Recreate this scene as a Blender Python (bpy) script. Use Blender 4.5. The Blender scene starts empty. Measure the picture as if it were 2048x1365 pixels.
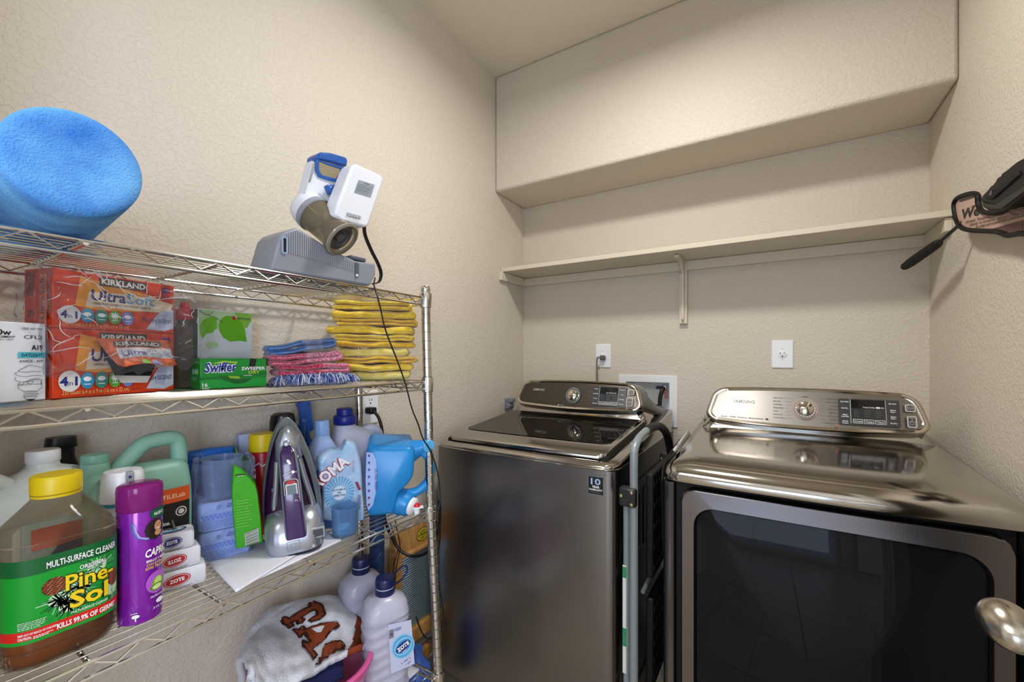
import bpy, bmesh, math, random
from math import sin, cos, pi, radians, sqrt
from mathutils import Vector, Matrix, noise
random.seed(7)
C = bpy.context.scene.collection
SC = bpy.context.scene

# ---------------------------------------------------------------- camera
CAMZ = 1.2; YAW = radians(31.66); FPX = 848.0; HY = 713.0
cam_d = bpy.data.cameras.new('camera'); cam = bpy.data.objects.new('camera', cam_d); C.objects.link(cam)
cam.location = (0, 0, CAMZ); cam.rotation_euler = (pi/2, 0, YAW)
cam_d.sensor_width = 36; cam_d.lens = FPX/2048*36; cam_d.shift_y = (HY-682.5)/2048
cam_d.clip_start = .02
SC.camera = cam
# ---------------------------------------------------------------- exposure, world, lights
vs = SC.view_settings
vs.view_transform = 'Standard'; vs.look = 'None'; vs.gamma = 1; vs.use_curve_mapping = False
vs.exposure = 0.0
w = bpy.data.worlds.new('world'); SC.world = w; w.use_nodes = True
bg = w.node_tree.nodes['Background']; bg.inputs[0].default_value = (.55, .72, 1, 1); bg.inputs[1].default_value = 1.6

def area(name, loc, rot, size, power, col, shape='DISK', size_y=None, spread=None):
    l = bpy.data.lights.new(name, 'AREA'); l.shape = shape; l.size = size
    if size_y: l.size_y = size_y
    l.energy = power; l.color = col
    if spread: l.spread = spread
    o = bpy.data.objects.new(name, l); C.objects.link(o); o.location = loc; o.rotation_euler = rot
    return o
area('ceiling_lamp_light', (-.30, 1.0, 2.44), (0, 0, 0), .20, 16.5, (1, .98, .94))
area('hall_fill_light', (-.75, -1.0, 2.45), (0, 0, 0), .8, 36, (1, .98, .96))  # added fill through the doorway for the rack and the right wall
area('hall_window_daylight', (-.22, -3.22, 1.1), (radians(90), 0, 0), 1.4, 22, (.62, .76, 1), 'RECTANGLE', 1.8)
area('hall_side_fill_light', (1.60, -1.75, 1.35), (radians(90), 0, radians(90)), 1.2, 66, (.70, .80, 1), 'RECTANGLE', 1.4)  # added cool fill for the left wall, set at an invented side window

# ---------------------------------------------------------------- helpers
_sy, _cy = sin(YAW), cos(YAW)
def ray(px, py):
    t = (px-1024)/FPX
    return Vector((-_sy+_cy*t, _cy+_sy*t, -(py-HY)/FPX))
def onX(px, py, X): r = ray(px, py); return Vector((0, 0, CAMZ))+r*(X/r.x)
def onY(px, py, Y): r = ray(px, py); return Vector((0, 0, CAMZ))+r*(Y/r.y)
def onZ(px, py, Z): r = ray(px, py); return Vector((0, 0, CAMZ))+r*((Z-CAMZ)/r.z)
def onD(px, py, d): return Vector((0, 0, CAMZ))+ray(px, py)*d
def depth(X, Y): return -_sy*X+_cy*Y

def lin(c):
    c /= 255.0
    return c/12.92 if c <= .04045 else ((c+.055)/1.055)**2.4
def rgb(h):
    h = h.lstrip('#')
    return (lin(int(h[0:2], 16)), lin(int(h[2:4], 16)), lin(int(h[4:6], 16)), 1)

_mats = {}
def mat(name, col='#808080', rough=.5, metal=0, bump=None, trans=0, ior=1.45, sss=0, var=None, coat=0, emit=None, aniso=0, alpha=1, stretch=None, sheen=0, spec=None):
    """bump=(scale, distance, detail); var=(hex2, scale[, contrast])"""
    if name in _mats: return _mats[name]
    m = bpy.data.materials.new(name); _mats[name] = m; m.use_nodes = True
    nt = m.node_tree; b = nt.nodes['Principled BSDF']
    b.inputs['Base Color'].default_value = rgb(col); b.inputs['Roughness'].default_value = rough
    b.inputs['Metallic'].default_value = metal; b.inputs['IOR'].default_value = ior
    if trans: b.inputs['Transmission Weight'].default_value = trans
    if sss: b.inputs['Subsurface Weight'].default_value = sss; b.inputs['Subsurface Scale'].default_value = .01
    if coat: b.inputs['Coat Weight'].default_value = coat; b.inputs['Coat Roughness'].default_value = .08
    if aniso: b.inputs['Anisotropic'].default_value = aniso
    if sheen: b.inputs['Sheen Weight'].default_value = sheen
    if spec is not None: b.inputs['Specular IOR Level'].default_value = spec
    if alpha < 1: b.inputs['Alpha'].default_value = alpha
    if emit: b.inputs['Emission Color'].default_value = rgb(emit[0]); b.inputs['Emission Strength'].default_value = emit[1]
    vec = None
    if bump or var:
        tc = nt.nodes.new('ShaderNodeTexCoord'); mp = nt.nodes.new('ShaderNodeMapping')
        nt.links.new(tc.outputs['Object'], mp.inputs[0]); vec = mp.outputs[0]
        if stretch: mp.inputs['Scale'].default_value = stretch
    if bump:
        n = nt.nodes.new('ShaderNodeTexNoise'); n.inputs['Scale'].default_value = bump[0]; n.inputs['Detail'].default_value = bump[2] if len(bump) > 2 else 2
        nt.links.new(vec, n.inputs['Vector'])
        bp = nt.nodes.new('ShaderNodeBump'); bp.inputs['Distance'].default_value = bump[1]; bp.inputs['Strength'].default_value = 1
        nt.links.new(n.outputs['Fac'], bp.inputs['Height']); nt.links.new(bp.outputs[0], b.inputs['Normal'])
    if var:
        n = nt.nodes.new('ShaderNodeTexNoise'); n.inputs['Scale'].default_value = var[1]; n.inputs['Detail'].default_value = 3
        nt.links.new(vec, n.inputs['Vector'])
        r = nt.nodes.new('ShaderNodeMapRange'); k = var[2] if len(var) > 2 else .15
        r.inputs['From Min'].default_value = .5-k; r.inputs['From Max'].default_value = .5+k
        nt.links.new(n.outputs['Fac'], r.inputs[0])
        mx = nt.nodes.new('ShaderNodeMix'); mx.data_type = 'RGBA'
        mx.inputs[6].default_value = rgb(col); mx.inputs[7].default_value = rgb(var[0])
        nt.links.new(r.outputs[0], mx.inputs[0]); nt.links.new(mx.outputs[2], b.inputs['Base Color'])
    return m
def ink(h, rough=.45):
    return mat('print_'+h.lstrip('#')+('' if rough == .45 else '_%d' % int(rough*100)), h, rough)
def film(name, tint='#ffffff', a=.12, rough=.08, bump=None, glossw=None):
    """thin clear plastic or glass: mostly see-through, fresnel gloss"""
    if name in _mats: return _mats[name]
    m = bpy.data.materials.new(name); _mats[name] = m; m.use_nodes = True; nt = m.node_tree
    nt.nodes.remove(nt.nodes['Principled BSDF']); out = nt.nodes['Material Output']
    t = nt.nodes.new('ShaderNodeBsdfTransparent'); t.inputs[0].default_value = rgb(tint)
    d = nt.nodes.new('ShaderNodeBsdfPrincipled'); d.inputs['Base Color'].default_value = rgb(glossw or tint); d.inputs['Roughness'].default_value = rough
    lw = nt.nodes.new('ShaderNodeLayerWeight'); lw.inputs[0].default_value = .45
    mr = nt.nodes.new('ShaderNodeMapRange'); mr.inputs['To Min'].default_value = a; mr.inputs['To Max'].default_value = min(1, a+.55)
    nt.links.new(lw.outputs['Fresnel'], mr.inputs[0])
    mx = nt.nodes.new('ShaderNodeMixShader'); nt.links.new(mr.outputs[0], mx.inputs[0])
    nt.links.new(t.outputs[0], mx.inputs[1]); nt.links.new(d.outputs[0], mx.inputs[2]); nt.links.new(mx.outputs[0], out.inputs[0])
    if bump:
        tc = nt.nodes.new('ShaderNodeTexCoord'); n = nt.nodes.new('ShaderNodeTexNoise'); n.inputs['Scale'].default_value = bump[0]
        nt.links.new(tc.outputs['Object'], n.inputs['Vector'])
        bp = nt.nodes.new('ShaderNodeBump'); bp.inputs['Distance'].default_value = bump[1]; nt.links.new(n.outputs['Fac'], bp.inputs['Height'])
        nt.links.new(bp.outputs[0], d.inputs['Normal']); nt.links.new(bp.outputs[0], lw.inputs['Normal'])
    return m

_M = {}
def RZ(a): return Matrix.Rotation(a, 4, 'Z')
def RX(a): return Matrix.Rotation(a, 4, 'X')
def RY(a): return Matrix.Rotation(a, 4, 'Y')
def TR(v): return Matrix.Translation(Vector(v))
def align(a, b):
    """matrix whose local +Z runs from a to b, origin a"""
    a = Vector(a); b = Vector(b); q = (b-a).to_track_quat('Z', 'Y'); return TR(a) @ q.to_matrix().to_4x4()
def thing(name, label, cat, loc=(0, 0, 0), rz=0, group=None, rx=0, ry=0):
    o = bpy.data.objects.new(name, None); C.objects.link(o); o.empty_display_size = .05
    o.location = loc; o.rotation_euler = (rx, ry, rz); o['label'] = label; o['category'] = cat
    if group: o['group'] = group
    _M[o.name] = TR(loc) @ RZ(rz) @ RY(ry) @ RX(rx)
    return o
def tag(o, label, cat, group=None):
    o['label'] = label; o['category'] = cat
    if group: o['group'] = group
    return o
def copy_tree(o, parent=None):
    c = o.copy(); C.objects.link(c); c.parent = parent
    for ch in list(o.children): copy_tree(ch, c)
    return c
def cat(pts, n=8, closed=False):
    """Catmull-Rom through the points"""
    P = [Vector(p) for p in pts]; out = []; L = len(P)
    rng = range(L) if closed else range(L-1)
    for i in rng:
        if closed: a, b, c, d = P[(i-1) % L], P[i], P[(i+1) % L], P[(i+2) % L]
        else:
            b, c = P[i], P[i+1]; a = P[i-1] if i > 0 else b*2-c; d = P[i+2] if i+2 < L else c*2-b
        for k in range(n):
            t = k/n
            out.append(.5*((2*b)+(c-a)*t+(2*a-5*b+4*c-d)*t*t+(3*b-a-3*c+d)*t*t*t))
    if not closed: out.append(P[-1])
    return out
def rr(w, d, r, n=5, cx=0, cy=0):
    """rounded rectangle outline"""
    r = min(r, w/2-1e-5, d/2-1e-5); o = []
    for (sx, sy, a0) in ((1, 1, 0), (-1, 1, pi/2), (-1, -1, pi), (1, -1, 1.5*pi)):
        for k in range(n+1):
            a = a0+pi/2*k/n
            o.append((cx+sx*(w/2-r)+r*cos(a), cy+sy*(d/2-r)+r*sin(a)))
    return o
class MB:
    def __init__(s): s.v = []; s.f = []; s.m = []; s.mats = []
    def mi(s, m):
        if m not in s.mats: s.mats.append(m)
        return s.mats.index(m)
    def add(s, V, F, m, M=None):
        b = len(s.v); k = s.mi(m)
        s.v += [tuple(M @ Vector(p)) if M is not None else tuple(p) for p in V]
        for f in F: s.f.append([b+i for i in f]); s.m.append(k)
        return s
    def box(s, c, d, m, M=None):
        x, y, z = d[0]/2, d[1]/2, d[2]/2
        V = [(c[0]+i*x, c[1]+j*y, c[2]+k*z) for i in (-1, 1) for j in (-1, 1) for k in (-1, 1)]
        return s.add(V, [(0, 1, 3, 2), (4, 6, 7, 5), (0, 4, 5, 1), (2, 3, 7, 6), (0, 2, 6, 4), (1, 5, 7, 3)], m, M)
    def loft(s, rings, m, M=None, cap0=True, cap1=True, closed=True):
        n = len(rings[0]); V = [p for r in rings for p in r]; F = []
        for i in range(len(rings)-1):
            for j in range(n if closed else n-1):
                k = (j+1) % n
                F.append((i*n+j, i*n+k, (i+1)*n+k, (i+1)*n+j))
        if cap0: F.append(tuple(reversed(range(n))))
        if cap1: F.append(tuple((len(rings)-1)*n+j for j in range(n)))
        return s.add(V, F, m, M)
    def prism(s, poly, z0, z1, m, M=None):
        return s.loft([[(p[0], p[1], z0) for p in poly], [(p[0], p[1], z1) for p in poly]], m, M)
    def ringprism(s, outer, inner, z0, z1, m, M=None):
        n = len(outer)
        R = [[(p[0], p[1], z0) for p in outer], [(p[0], p[1], z1) for p in outer], [(p[0], p[1], z1) for p in inner], [(p[0], p[1], z0) for p in inner], [(p[0], p[1], z0) for p in outer]]
        return s.loft(R, m, M, False, False)
    def lathe(s, prof, m, M=None, seg=24, cap0=True, cap1=True, sx=1, sy=1):
        R = [[(r*cos(2*pi*j/seg)*sx, r*sin(2*pi*j/seg)*sy, z) for j in range(seg)] for r, z in prof]
        return s.loft(R, m, M, cap0, cap1)
    def rrloft(s, prof, m, M=None, n=5, cap0=True, cap1=True):
        """prof: (z, w, d, r[, cx, cy])"""
        R = [[(x, y, p[0]) for x, y in rr(p[1], p[2], p[3], n, *(p[4:6] if len(p) > 4 else (0, 0)))] for p in prof]
        return s.loft(R, m, M, cap0, cap1)
    def tube(s, pts, r, m, seg=8, closed=False, M=None, flat=1):
        P = [Vector(p) for p in pts]; n = len(P); R = []
        up = None
        for i in range(n):
            a = P[(i-1) % n] if (closed or i > 0) else P[i]; b = P[(i+1) % n] if (closed or i < n-1) else P[i]
            t = (b-a).normalized()
            if up is None:
                up = Vector((0, 0, 1)) if abs(t.z) < .9 else Vector((0, 1, 0))
            u = t.cross(up).normalized(); w_ = u.cross(t).normalized(); up = w_
            rad = r[i] if isinstance(r, (list, tuple)) else r
            R.append([tuple(P[i]+u*rad*cos(2*pi*j/seg)+w_*rad*flat*sin(2*pi*j/seg)) for j in range(seg)])
        if closed: R.append(R[0])
        return s.loft(R, m, M, not closed, not closed)
    def ell(s, c, r, m, M=None, seg=20, rings=12):
        prof = [(max(1e-4, sin(pi*i/rings)), -cos(pi*i/rings)) for i in range(rings+1)]
        R = [[(c[0]+r[0]*q*cos(2*pi*j/seg), c[1]+r[1]*q*sin(2*pi*j/seg), c[2]+r[2]*z) for j in range(seg)] for q, z in prof]
        return s.loft(R, m, M)
    def grid(s, fn, nu, nv, m, M=None, closed_u=False):
        V = [fn(i/nu, j/nv) for j in range(nv+1) for i in range(nu+1)]
        F = [(j*(nu+1)+i, j*(nu+1)+i+1, (j+1)*(nu+1)+i+1, (j+1)*(nu+1)+i) for j in range(nv) for i in range(nu)]
        return s.add(V, F, m, M)
    def build(s, name, parent=None, world=False, bevel=0, sub=0, ang=38, solid=0, label=None, kind=None, fixn=True, bseg=2):
        me = bpy.data.meshes.new(name)
        V = s.v
        if world and parent is not None:
            I = _M[parent.name].inverted(); V = [tuple(I @ Vector(p)) for p in V]
        me.from_pydata(V, [], s.f)
        for m in s.mats: me.materials.append(m)
        me.polygons.foreach_set('material_index', s.m)
        if fixn:
            bm = bmesh.new(); bm.from_mesh(me); bmesh.ops.recalc_face_normals(bm, faces=bm.faces); bm.to_mesh(me); bm.free()
        me.shade_smooth(); me.set_sharp_from_angle(angle=radians(ang))
        o = bpy.data.objects.new(name, me); C.objects.link(o)
        if parent is not None:
            o.parent = parent
            if parent.name in _M: _M[o.name] = _M[parent.name]
        if solid:
            q = o.modifiers.new('solid', 'SOLIDIFY'); q.thickness = solid; q.offset = 0
        if bevel:
            q = o.modifiers.new('bevel', 'BEVEL'); q.width = bevel; q.segments = bseg; q.limit_method = 'ANGLE'; q.angle_limit = radians(40)
        if sub:
            q = o.modifiers.new('sub', 'SUBSURF'); q.levels = sub; q.render_levels = sub
        if label: o['label'] = label
        if kind: o['kind'] = kind
        return o
def struct(name, mb, **k):
    o = mb.build(name, **k); o['kind'] = 'structure'; return o

# flat print: text and shapes laid on a surface fn(u, v) -> point
_tc = {}
def text_geo(s, bold):
    key = (s, bold)
    if key in _tc: return _tc[key]
    cu = bpy.data.curves.new('t', 'FONT'); cu.body = s; cu.size = 1; cu.resolution_u = 2; cu.offset = bold; cu.fill_mode = 'FRONT' if hasattr(cu, 'fill_mode') else cu.fill_mode
    o = bpy.data.objects.new('t', cu); C.objects.link(o)
    dg = bpy.context.evaluated_depsgraph_get(); dg.update()
    me = bpy.data.meshes.new_from_object(o.evaluated_get(dg))
    V = [(v.co.x, v.co.y) for v in me.vertices]; F = [tuple(p.vertices) for p in me.polygons]
    bpy.data.objects.remove(o); bpy.data.curves.remove(cu); bpy.data.meshes.remove(me)
    x0 = min((p[0] for p in V), default=0); x1 = max((p[0] for p in V), default=1)
    V = [((p[0]-x0), p[1]) for p in V]
    _tc[key] = (V, F, x1-x0); return _tc[key]
class Print:
    def __init__(s, fn, step=None, lift=.0004, dl=.00012): s.fn = fn; s.step = step; s.k = 0; s.parts = []; s.lift = lift; s.dl = dl
    def _add(s, V, F, m, layer=None):
        s.k += 1; s.parts.append((V, F, m, s.k if layer is None else layer)); return s
    def rect(s, u0, v0, u1, v1, c): return s._add([(u0, v0), (u1, v0), (u1, v1), (u0, v1)], [(0, 1, 2, 3)], c)
    def poly(s, P, c): return s._add(list(P), [tuple(range(len(P)))], c)
    def ell(s, u, v, ru, rv, c, n=24, rot=0):
        return s.poly([(u+ru*cos(2*pi*i/n)*cos(rot)-rv*sin(2*pi*i/n)*sin(rot), v+ru*cos(2*pi*i/n)*sin(rot)+rv*sin(2*pi*i/n)*cos(rot)) for i in range(n)], c)
    def rrect(s, u0, v0, u1, v1, r, c): return s.poly(rr(u1-u0, v1-v0, r, 4, (u0+u1)/2, (v0+v1)/2), c)
    def frame(s, u0, v0, u1, v1, w_, c):
        for q in ((u0, v0, u1, v0+w_), (u0, v1-w_, u1, v1), (u0, v0, u0+w_, v1), (u1-w_, v0, u1, v1)):
            s.rect(*q, c); s.k -= 1
        s.k += 1; return s
    def line(s, P, w_, c):
        V = []; F = []
        for (a, b) in zip(P[:-1], P[1:]):
            dx, dy = b[0]-a[0], b[1]-a[1]; L = math.hypot(dx, dy) or 1; nx, ny = -dy/L*w_/2, dx/L*w_/2; ex, ey = dx/L*w_*.3, dy/L*w_*.3
            n = len(V); V += [(a[0]-ex+nx, a[1]-ey+ny), (a[0]-ex-nx, a[1]-ey-ny), (b[0]+ex-nx, b[1]+ey-ny), (b[0]+ex+nx, b[1]+ey+ny)]; F.append((n, n+1, n+2, n+3))
        return s._add(V, F, c)
    def text(s, t, u, v, h, c, al='C', sx=1, shear=0, rot=0, bold=0, w=None, out=None):
        """h = cap height; w = total width to fit; out=(material, extra boldness) draws an outline below"""
        if out: s.text(t, u, v, h, out[0], al, sx, shear, rot, bold+out[1], w)
        V, F, W = text_geo(t, bold); k = h/.69
        kx = (w/W) if w else k*sx
        o = {'C': -W*kx/2, 'L': 0, 'R': -W*kx}[al]; cr, sr = cos(rot), sin(rot); Q = []
        for x, y in V:
            X = x*kx+o+y*k*shear; Y = y*k
            Q.append((u+X*cr-Y*sr, v+X*sr+Y*cr))
        return s._add(Q, F, c)
    def lines(s, u0, u1, v, n, dv, h, c, seed=1):
        """unreadable small print: rows of short dashes"""
        R = random.Random(seed); V = []; F = []
        for i in range(n):
            u = u0; e = u1-(u1-u0)*R.random()*.3
            while u < e:
                L = (u1-u0)*(.04+.1*R.random()); n0 = len(V); a, b = u, min(e, u+L); y = v-i*dv
                V += [(a, y), (b, y), (b, y+h), (a, y+h)]; F.append((n0, n0+1, n0+2, n0+3)); u = b+(u1-u0)*.025
        return s._add(V, F, c)
    def build(s, parent, name='label', clip=None, **kw):
        mb = MB(); fn = s.fn; e = 1e-4
        for V, F, m, k in s.parts:
            if s.step or clip:
                bm = bmesh.new(); vs_ = [bm.verts.new((x, y, 0)) for x, y in V]
                for f in F:
                    try: bm.faces.new([vs_[i] for i in f])
                    except ValueError: pass
                us = [x for x, y in V]; ws = [y for x, y in V]
                def cut(co, no, co_=False):
                    bmesh.ops.bisect_plane(bm, geom=bm.verts[:]+bm.edges[:]+bm.faces[:], plane_co=co, plane_no=no, clear_outer=co_)
                if clip:
                    cut((clip[0], 0, 0), (-1, 0, 0), True); cut((clip[2], 0, 0), (1, 0, 0), True)
                    cut((0, clip[1], 0), (0, -1, 0), True); cut((0, clip[3], 0), (0, 1, 0), True)
                if s.step:
                    su, sv = s.step if isinstance(s.step, tuple) else (s.step, None)
                    for (a, b, st, ax) in ((min(us), max(us), su, 0), (min(ws), max(ws), sv, 1)):
                        if not st or not len(us): continue
                        q = math.ceil(a/st)*st
                        while q < b:
                            cut((q, 0, 0) if ax == 0 else (0, q, 0), (1, 0, 0) if ax == 0 else (0, 1, 0)); q += st
                bm.verts.index_update()
                V = [(v.co.x, v.co.y) for v in bm.verts]; F = [tuple(v.index for v in f.verts) for f in bm.faces]; bm.free()
            P = []
            for x, y in V:
                p = Vector(fn(x, y)); du = Vector(fn(x+e, y))-p; dv = Vector(fn(x, y+e))-p
                nn = du.cross(dv)
                if nn.length > 1e-14: nn.normalize()
                P.append(p+nn*(s.lift+s.dl*k))
            mb.add(P, F, m)
        return mb.build(name, parent, fixn=False, ang=180, **kw)
def front(y, cx=0): return lambda u, v: (u+cx, -y, v)
def cyl(r, y0=0): return lambda u, v: (sin(u/r)*r, y0-cos(u/r)*r, v)
K = ink('#111114'); W = ink('#f4f4f4')
# ---------------------------------------------------------------- the room
XL, XR, YB, YS, ZC, ZS = -1.177, .465, 2.03, 1.748, 2.586, 2.015
def wall_mat():
    m = mat('painted_drywall', '#d2c8b9', .62)
    nt = m.node_tree; b = nt.nodes['Principled BSDF']
    tc = nt.nodes.new('ShaderNodeTexCoord'); v = tc.outputs['Object']
    n1 = nt.nodes.new('ShaderNodeTexNoise'); n1.inputs['Scale'].default_value = 95; n1.inputs['Detail'].default_value = 3; n1.inputs['Distortion'].default_value = .6
    r1 = nt.nodes.new('ShaderNodeMapRange'); r1.inputs['From Min'].default_value = .46; r1.inputs['From Max'].default_value = .58
    n2 = nt.nodes.new('ShaderNodeTexNoise'); n2.inputs['Scale'].default_value = 260; n2.inputs['Detail'].default_value = 1
    ad = nt.nodes.new('ShaderNodeMath'); ad.operation = 'MULTIPLY_ADD'; ad.inputs[1].default_value = .35
    for n in (n1, n2): nt.links.new(v, n.inputs['Vector'])
    nt.links.new(n1.outputs['Fac'], r1.inputs[0]); nt.links.new(n2.outputs['Fac'], ad.inputs[0]); nt.links.new(r1.outputs[0], ad.inputs[2])
    bp = nt.nodes.new('ShaderNodeBump'); bp.inputs['Distance'].default_value = .0008; bp.inputs['Strength'].default_value = .8
    nt.links.new(ad.outputs[0], bp.inputs['Height']); nt.links.new(bp.outputs[0], b.inputs['Normal'])
    return m
WALL = wall_mat()
CEIL = mat('ceiling_paint', '#e4dccb', .8, bump=(90, .0008, 3))
TRIM = mat('painted_wood', '#d6ccb9', .45, bump=(30, .0002, 2))
WHITE_TRIM = mat('white_trim_paint', '#e8e6e0', .35)
PLATE = mat('white_plastic', '#eceef0', .3)

struct('ceiling', MB().box((-.2, -.5, ZC+.05), (4.4, 6.2, .1), CEIL))
struct('wall_left', MB().box((XL-.06, .94, ZC/2), (.12, 2.2, ZC), WALL))
struct('wall_right', MB().box((XR+.06, .94, ZC/2), (.12, 2.2, ZC), WALL))
# back wall with the opening of the laundry supply box
bx0, bx1 = onY(1238, 800, YB).x+.02, onY(1355, 800, YB).x-.02
bz1, bz0 = onY(1238, 750, YB).z-.02, onY(1355, 855, YB).z+.02
m = MB()
m.box(((XL-.12+bx0)/2, YB+.06, ZC/2), (bx0-XL+.12, .12, ZC), WALL); m.box(((bx1+XR+.12)/2, YB+.06, ZC/2), (XR+.12-bx1, .12, ZC), WALL)
m.box(((bx0+bx1)/2, YB+.06, bz0/2), (bx1-bx0, .12, bz0), WALL); m.box(((bx0+bx1)/2, YB+.06, (bz1+ZC)/2), (bx1-bx0, .12, ZC-bz1), WALL)
struct('wall_back', m)
struct('wall_upper', MB().box(((XL+XR)/2, (YS+YB)/2, (ZS+ZC)/2), (XR-XL, YB-YS, ZC-ZS), WALL), bevel=.012, bseg=3)
# front wall with the doorway the picture was taken from, and the hall behind it
DX0, DX1, DH, YF = -.80, .43, 2.2, -.06
m = MB()
m.box(((XL-.12+DX0)/2, YF-.06, ZC/2), (DX0-XL+.12, .12, ZC), WALL); m.box(((DX1+XR+.12)/2, YF-.06, ZC/2), (XR+.12-DX1, .12, ZC), WALL)
m.box(((DX0+DX1)/2, YF-.06, (DH+ZC)/2), (DX1-DX0, .12, ZC-DH), WALL)
struct('wall_front', m)
m = MB()
HYF = -3.3
m.box((-2.1, (HYF+YF)/2, ZC/2), (.12, YF-HYF+.2, ZC), WALL)
struct('wall_hall_left', m)
sy0, sy1, sz0, sz1 = -2.4, -1.1, .6, 2.1
struct('wall_hall_right', MB().box((1.7, (HYF-.1+sy0)/2, ZC/2), (.12, sy0-HYF+.1, ZC), WALL).box((1.7, (sy1+YF+.1)/2, ZC/2), (.12, YF+.1-sy1, ZC), WALL).box((1.7, (sy0+sy1)/2, sz0/2), (.12, sy1-sy0, sz0), WALL).box((1.7, (sy0+sy1)/2, (sz1+ZC)/2), (.12, sy1-sy0, ZC-sz1), WALL))
w2 = struct('added_window', MB().ringprism(rr(sy1-sy0, sz1-sz0, .001, 1), rr(sy1-sy0-.1, sz1-sz0-.1, .001, 1), -.03, .03, WHITE_TRIM, Matrix(((0, 0, 1, 1.7), (1, 0, 0, (sy0+sy1)/2), (0, 1, 0, (sz0+sz1)/2), (0, 0, 0, 1)))).box((1.7, (sy0+sy1)/2, (sz0+sz1)/2), (.05, .04, sz1-sz0-.08), WHITE_TRIM))  # invented hall window, added to go with the side fill light
MB().box((1.7, (sy0+sy1)/2, (sz0+sz1)/2), (.006, sy1-sy0-.1, sz1-sz0-.1), film('window_glass', a=.04)).build('pane', w2)
struct('wall_hall_near', MB().box(((-2.1+XL-.12)/2, YF-.06, ZC/2), (2.1+XL-.12, .12, ZC), WALL).box(((1.7+XR+.12)/2, YF-.06, ZC/2), (1.7-XR-.12, .12, ZC), WALL))
wx0, wx1, wz0, wz1 = -1.0, .58, .05, 2.1
m = MB()
m.box(((-2.1+wx0)/2, HYF, ZC/2), (wx0+2.1, .12, ZC), WALL); m.box(((wx1+1.7)/2, HYF, ZC/2), (1.7-wx1, .12, ZC), WALL)
m.box(((wx0+wx1)/2, HYF, wz0/2), (wx1-wx0, .12, wz0), WALL); m.box(((wx0+wx1)/2, HYF, (wz1+ZC)/2), (wx1-wx0, .12, ZC-wz1), WALL)
struct('wall_hall_far', m)
wn = MB().ringprism(rr(wx1-wx0, wz1-wz0, .001, 1), rr(wx1-wx0-.1, wz1-wz0-.1, .001, 1), -.03, .03, WHITE_TRIM, TR(((wx0+wx1)/2, HYF, (wz0+wz1)/2)) @ RX(pi/2))
wn.box(((wx0+wx1)/2, HYF, (wz0+wz1)/2), (.04, .05, wz1-wz0-.08), WHITE_TRIM)
wn = struct('window_1', wn)
MB().box(((wx0+wx1)/2, HYF, (wz0+wz1)/2), (wx1-wx0-.1, .006, wz1-wz0-.1), film('window_glass', a=.04)).build('pane', wn)
# floor: square tiles with recessed joints
GR = mat('grout', '#8d8474', .9)
fl = struct('floor', MB().box((-.2, -.6, -.056), (4.4, 5.6, .1), GR))
TS = .33; tiles = []
tm = mat('floor_tile_glaze', '#b3a690', .28, var=('#9c8f7b', 5, .2), bump=(18, .0006, 3))
t0 = None
for i in range(-6, 6):
    for j in range(-10, 7):
        x, y = i*TS-.05, j*TS+.02
        if x-TS/2 < -2.1 or x+TS/2 > 1.75: continue
        if y > YF+.1 and (x+TS/2 < XL or x-TS/2 > XR): continue
        if t0 is None:
            t0 = MB().box((0, 0, -.003), (TS-.005, TS-.005, .006), tm).build('tile', fl, bevel=.0015, bseg=1); o = t0
        else:
            o = t0.copy(); C.objects.link(o); o.parent = fl
        o.location = (x, y, 0)
# baseboards and door trim
BH = .085
struct('baseboard_left', MB().box((XL+.006, 1.0, BH/2), (.012, 2.05, BH), WHITE_TRIM), bevel=.003)
struct('baseboard_back', MB().box(((XL+XR)/2, YB-.006, BH/2), (XR-XL-.03, .012, BH), WHITE_TRIM), bevel=.003)
struct('baseboard_right', MB().box((XR-.006, 1.0, BH/2), (.012, 2.0, BH), WHITE_TRIM), bevel=.003)
m = MB()
for yy in (YF+.008, YF-.128):
    m.box((DX0-.03, yy, DH/2), (.06, .016, DH), WHITE_TRIM).box(((DX0+DX1)/2, yy, DH+.03), (DX1-DX0+(.12 if yy < YF else .06), .016, .06), WHITE_TRIM)
m.box((DX1+.03, YF-.128, DH/2), (.06, .016, DH), WHITE_TRIM)
m.box((DX0+.008, YF-.06, DH/2), (.016, .12, DH), WHITE_TRIM).box((DX1-.008, YF-.06, DH/2), (.016, .12, DH), WHITE_TRIM)
struct('trim_1', m)
# the open door of this room (only its knob is in the picture) and a closed panelled door across the hall
def panel_door(name, w_, h, M, knob_side=1):
    d = MB().box((w_/2, 0, h/2), (w_, .035, h), WHITE_TRIM, M)
    o = struct(name, d, bevel=.002)
    for (x0, x1) in ((.1, w_/2-.05), (w_/2+.05, w_-.1)):
        for (z0, z1) in ((.2, .85), (1.0, 1.6), (1.72, 1.92)):
            q = MB()
            for s_ in (-1, 1):
                q.ringprism(rr(x1-x0, z1-z0, .002, 1), rr(x1-x0-.03, z1-z0-.03, .002, 1), .016*s_, .023*s_, WHITE_TRIM, M @ TR(((x0+x1)/2, 0, (z0+z1)/2)) @ RX(pi/2))
            q.build('panel', o)
    return o
hx, hy = .415, -.04; lx, ly = .315, .70
ang = math.atan2(ly-hy, lx-hx); dw = math.hypot(lx-hx, ly-hy)
Mdoor = TR((hx, hy, .01)) @ RZ(ang)
dr = panel_door('door_1', dw, 2.03, Mdoor)
NICK = mat('satin_nickel', '#b9b3a6', .22, 1, bump=(60, .0001, 2), stretch=(1, 1, 14))
kc = onD(2016, 1251, .512)
kx = Mdoor.inverted() @ kc
q = MB()
q.lathe([(.0001, 0), (.03, 0), (.03, .006), (.022, .012), (.011, .015), (.010, kx.y-.0175)], NICK, Mdoor @ TR((kx.x, .0175, kx.z)) @ RX(-pi/2))
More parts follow.
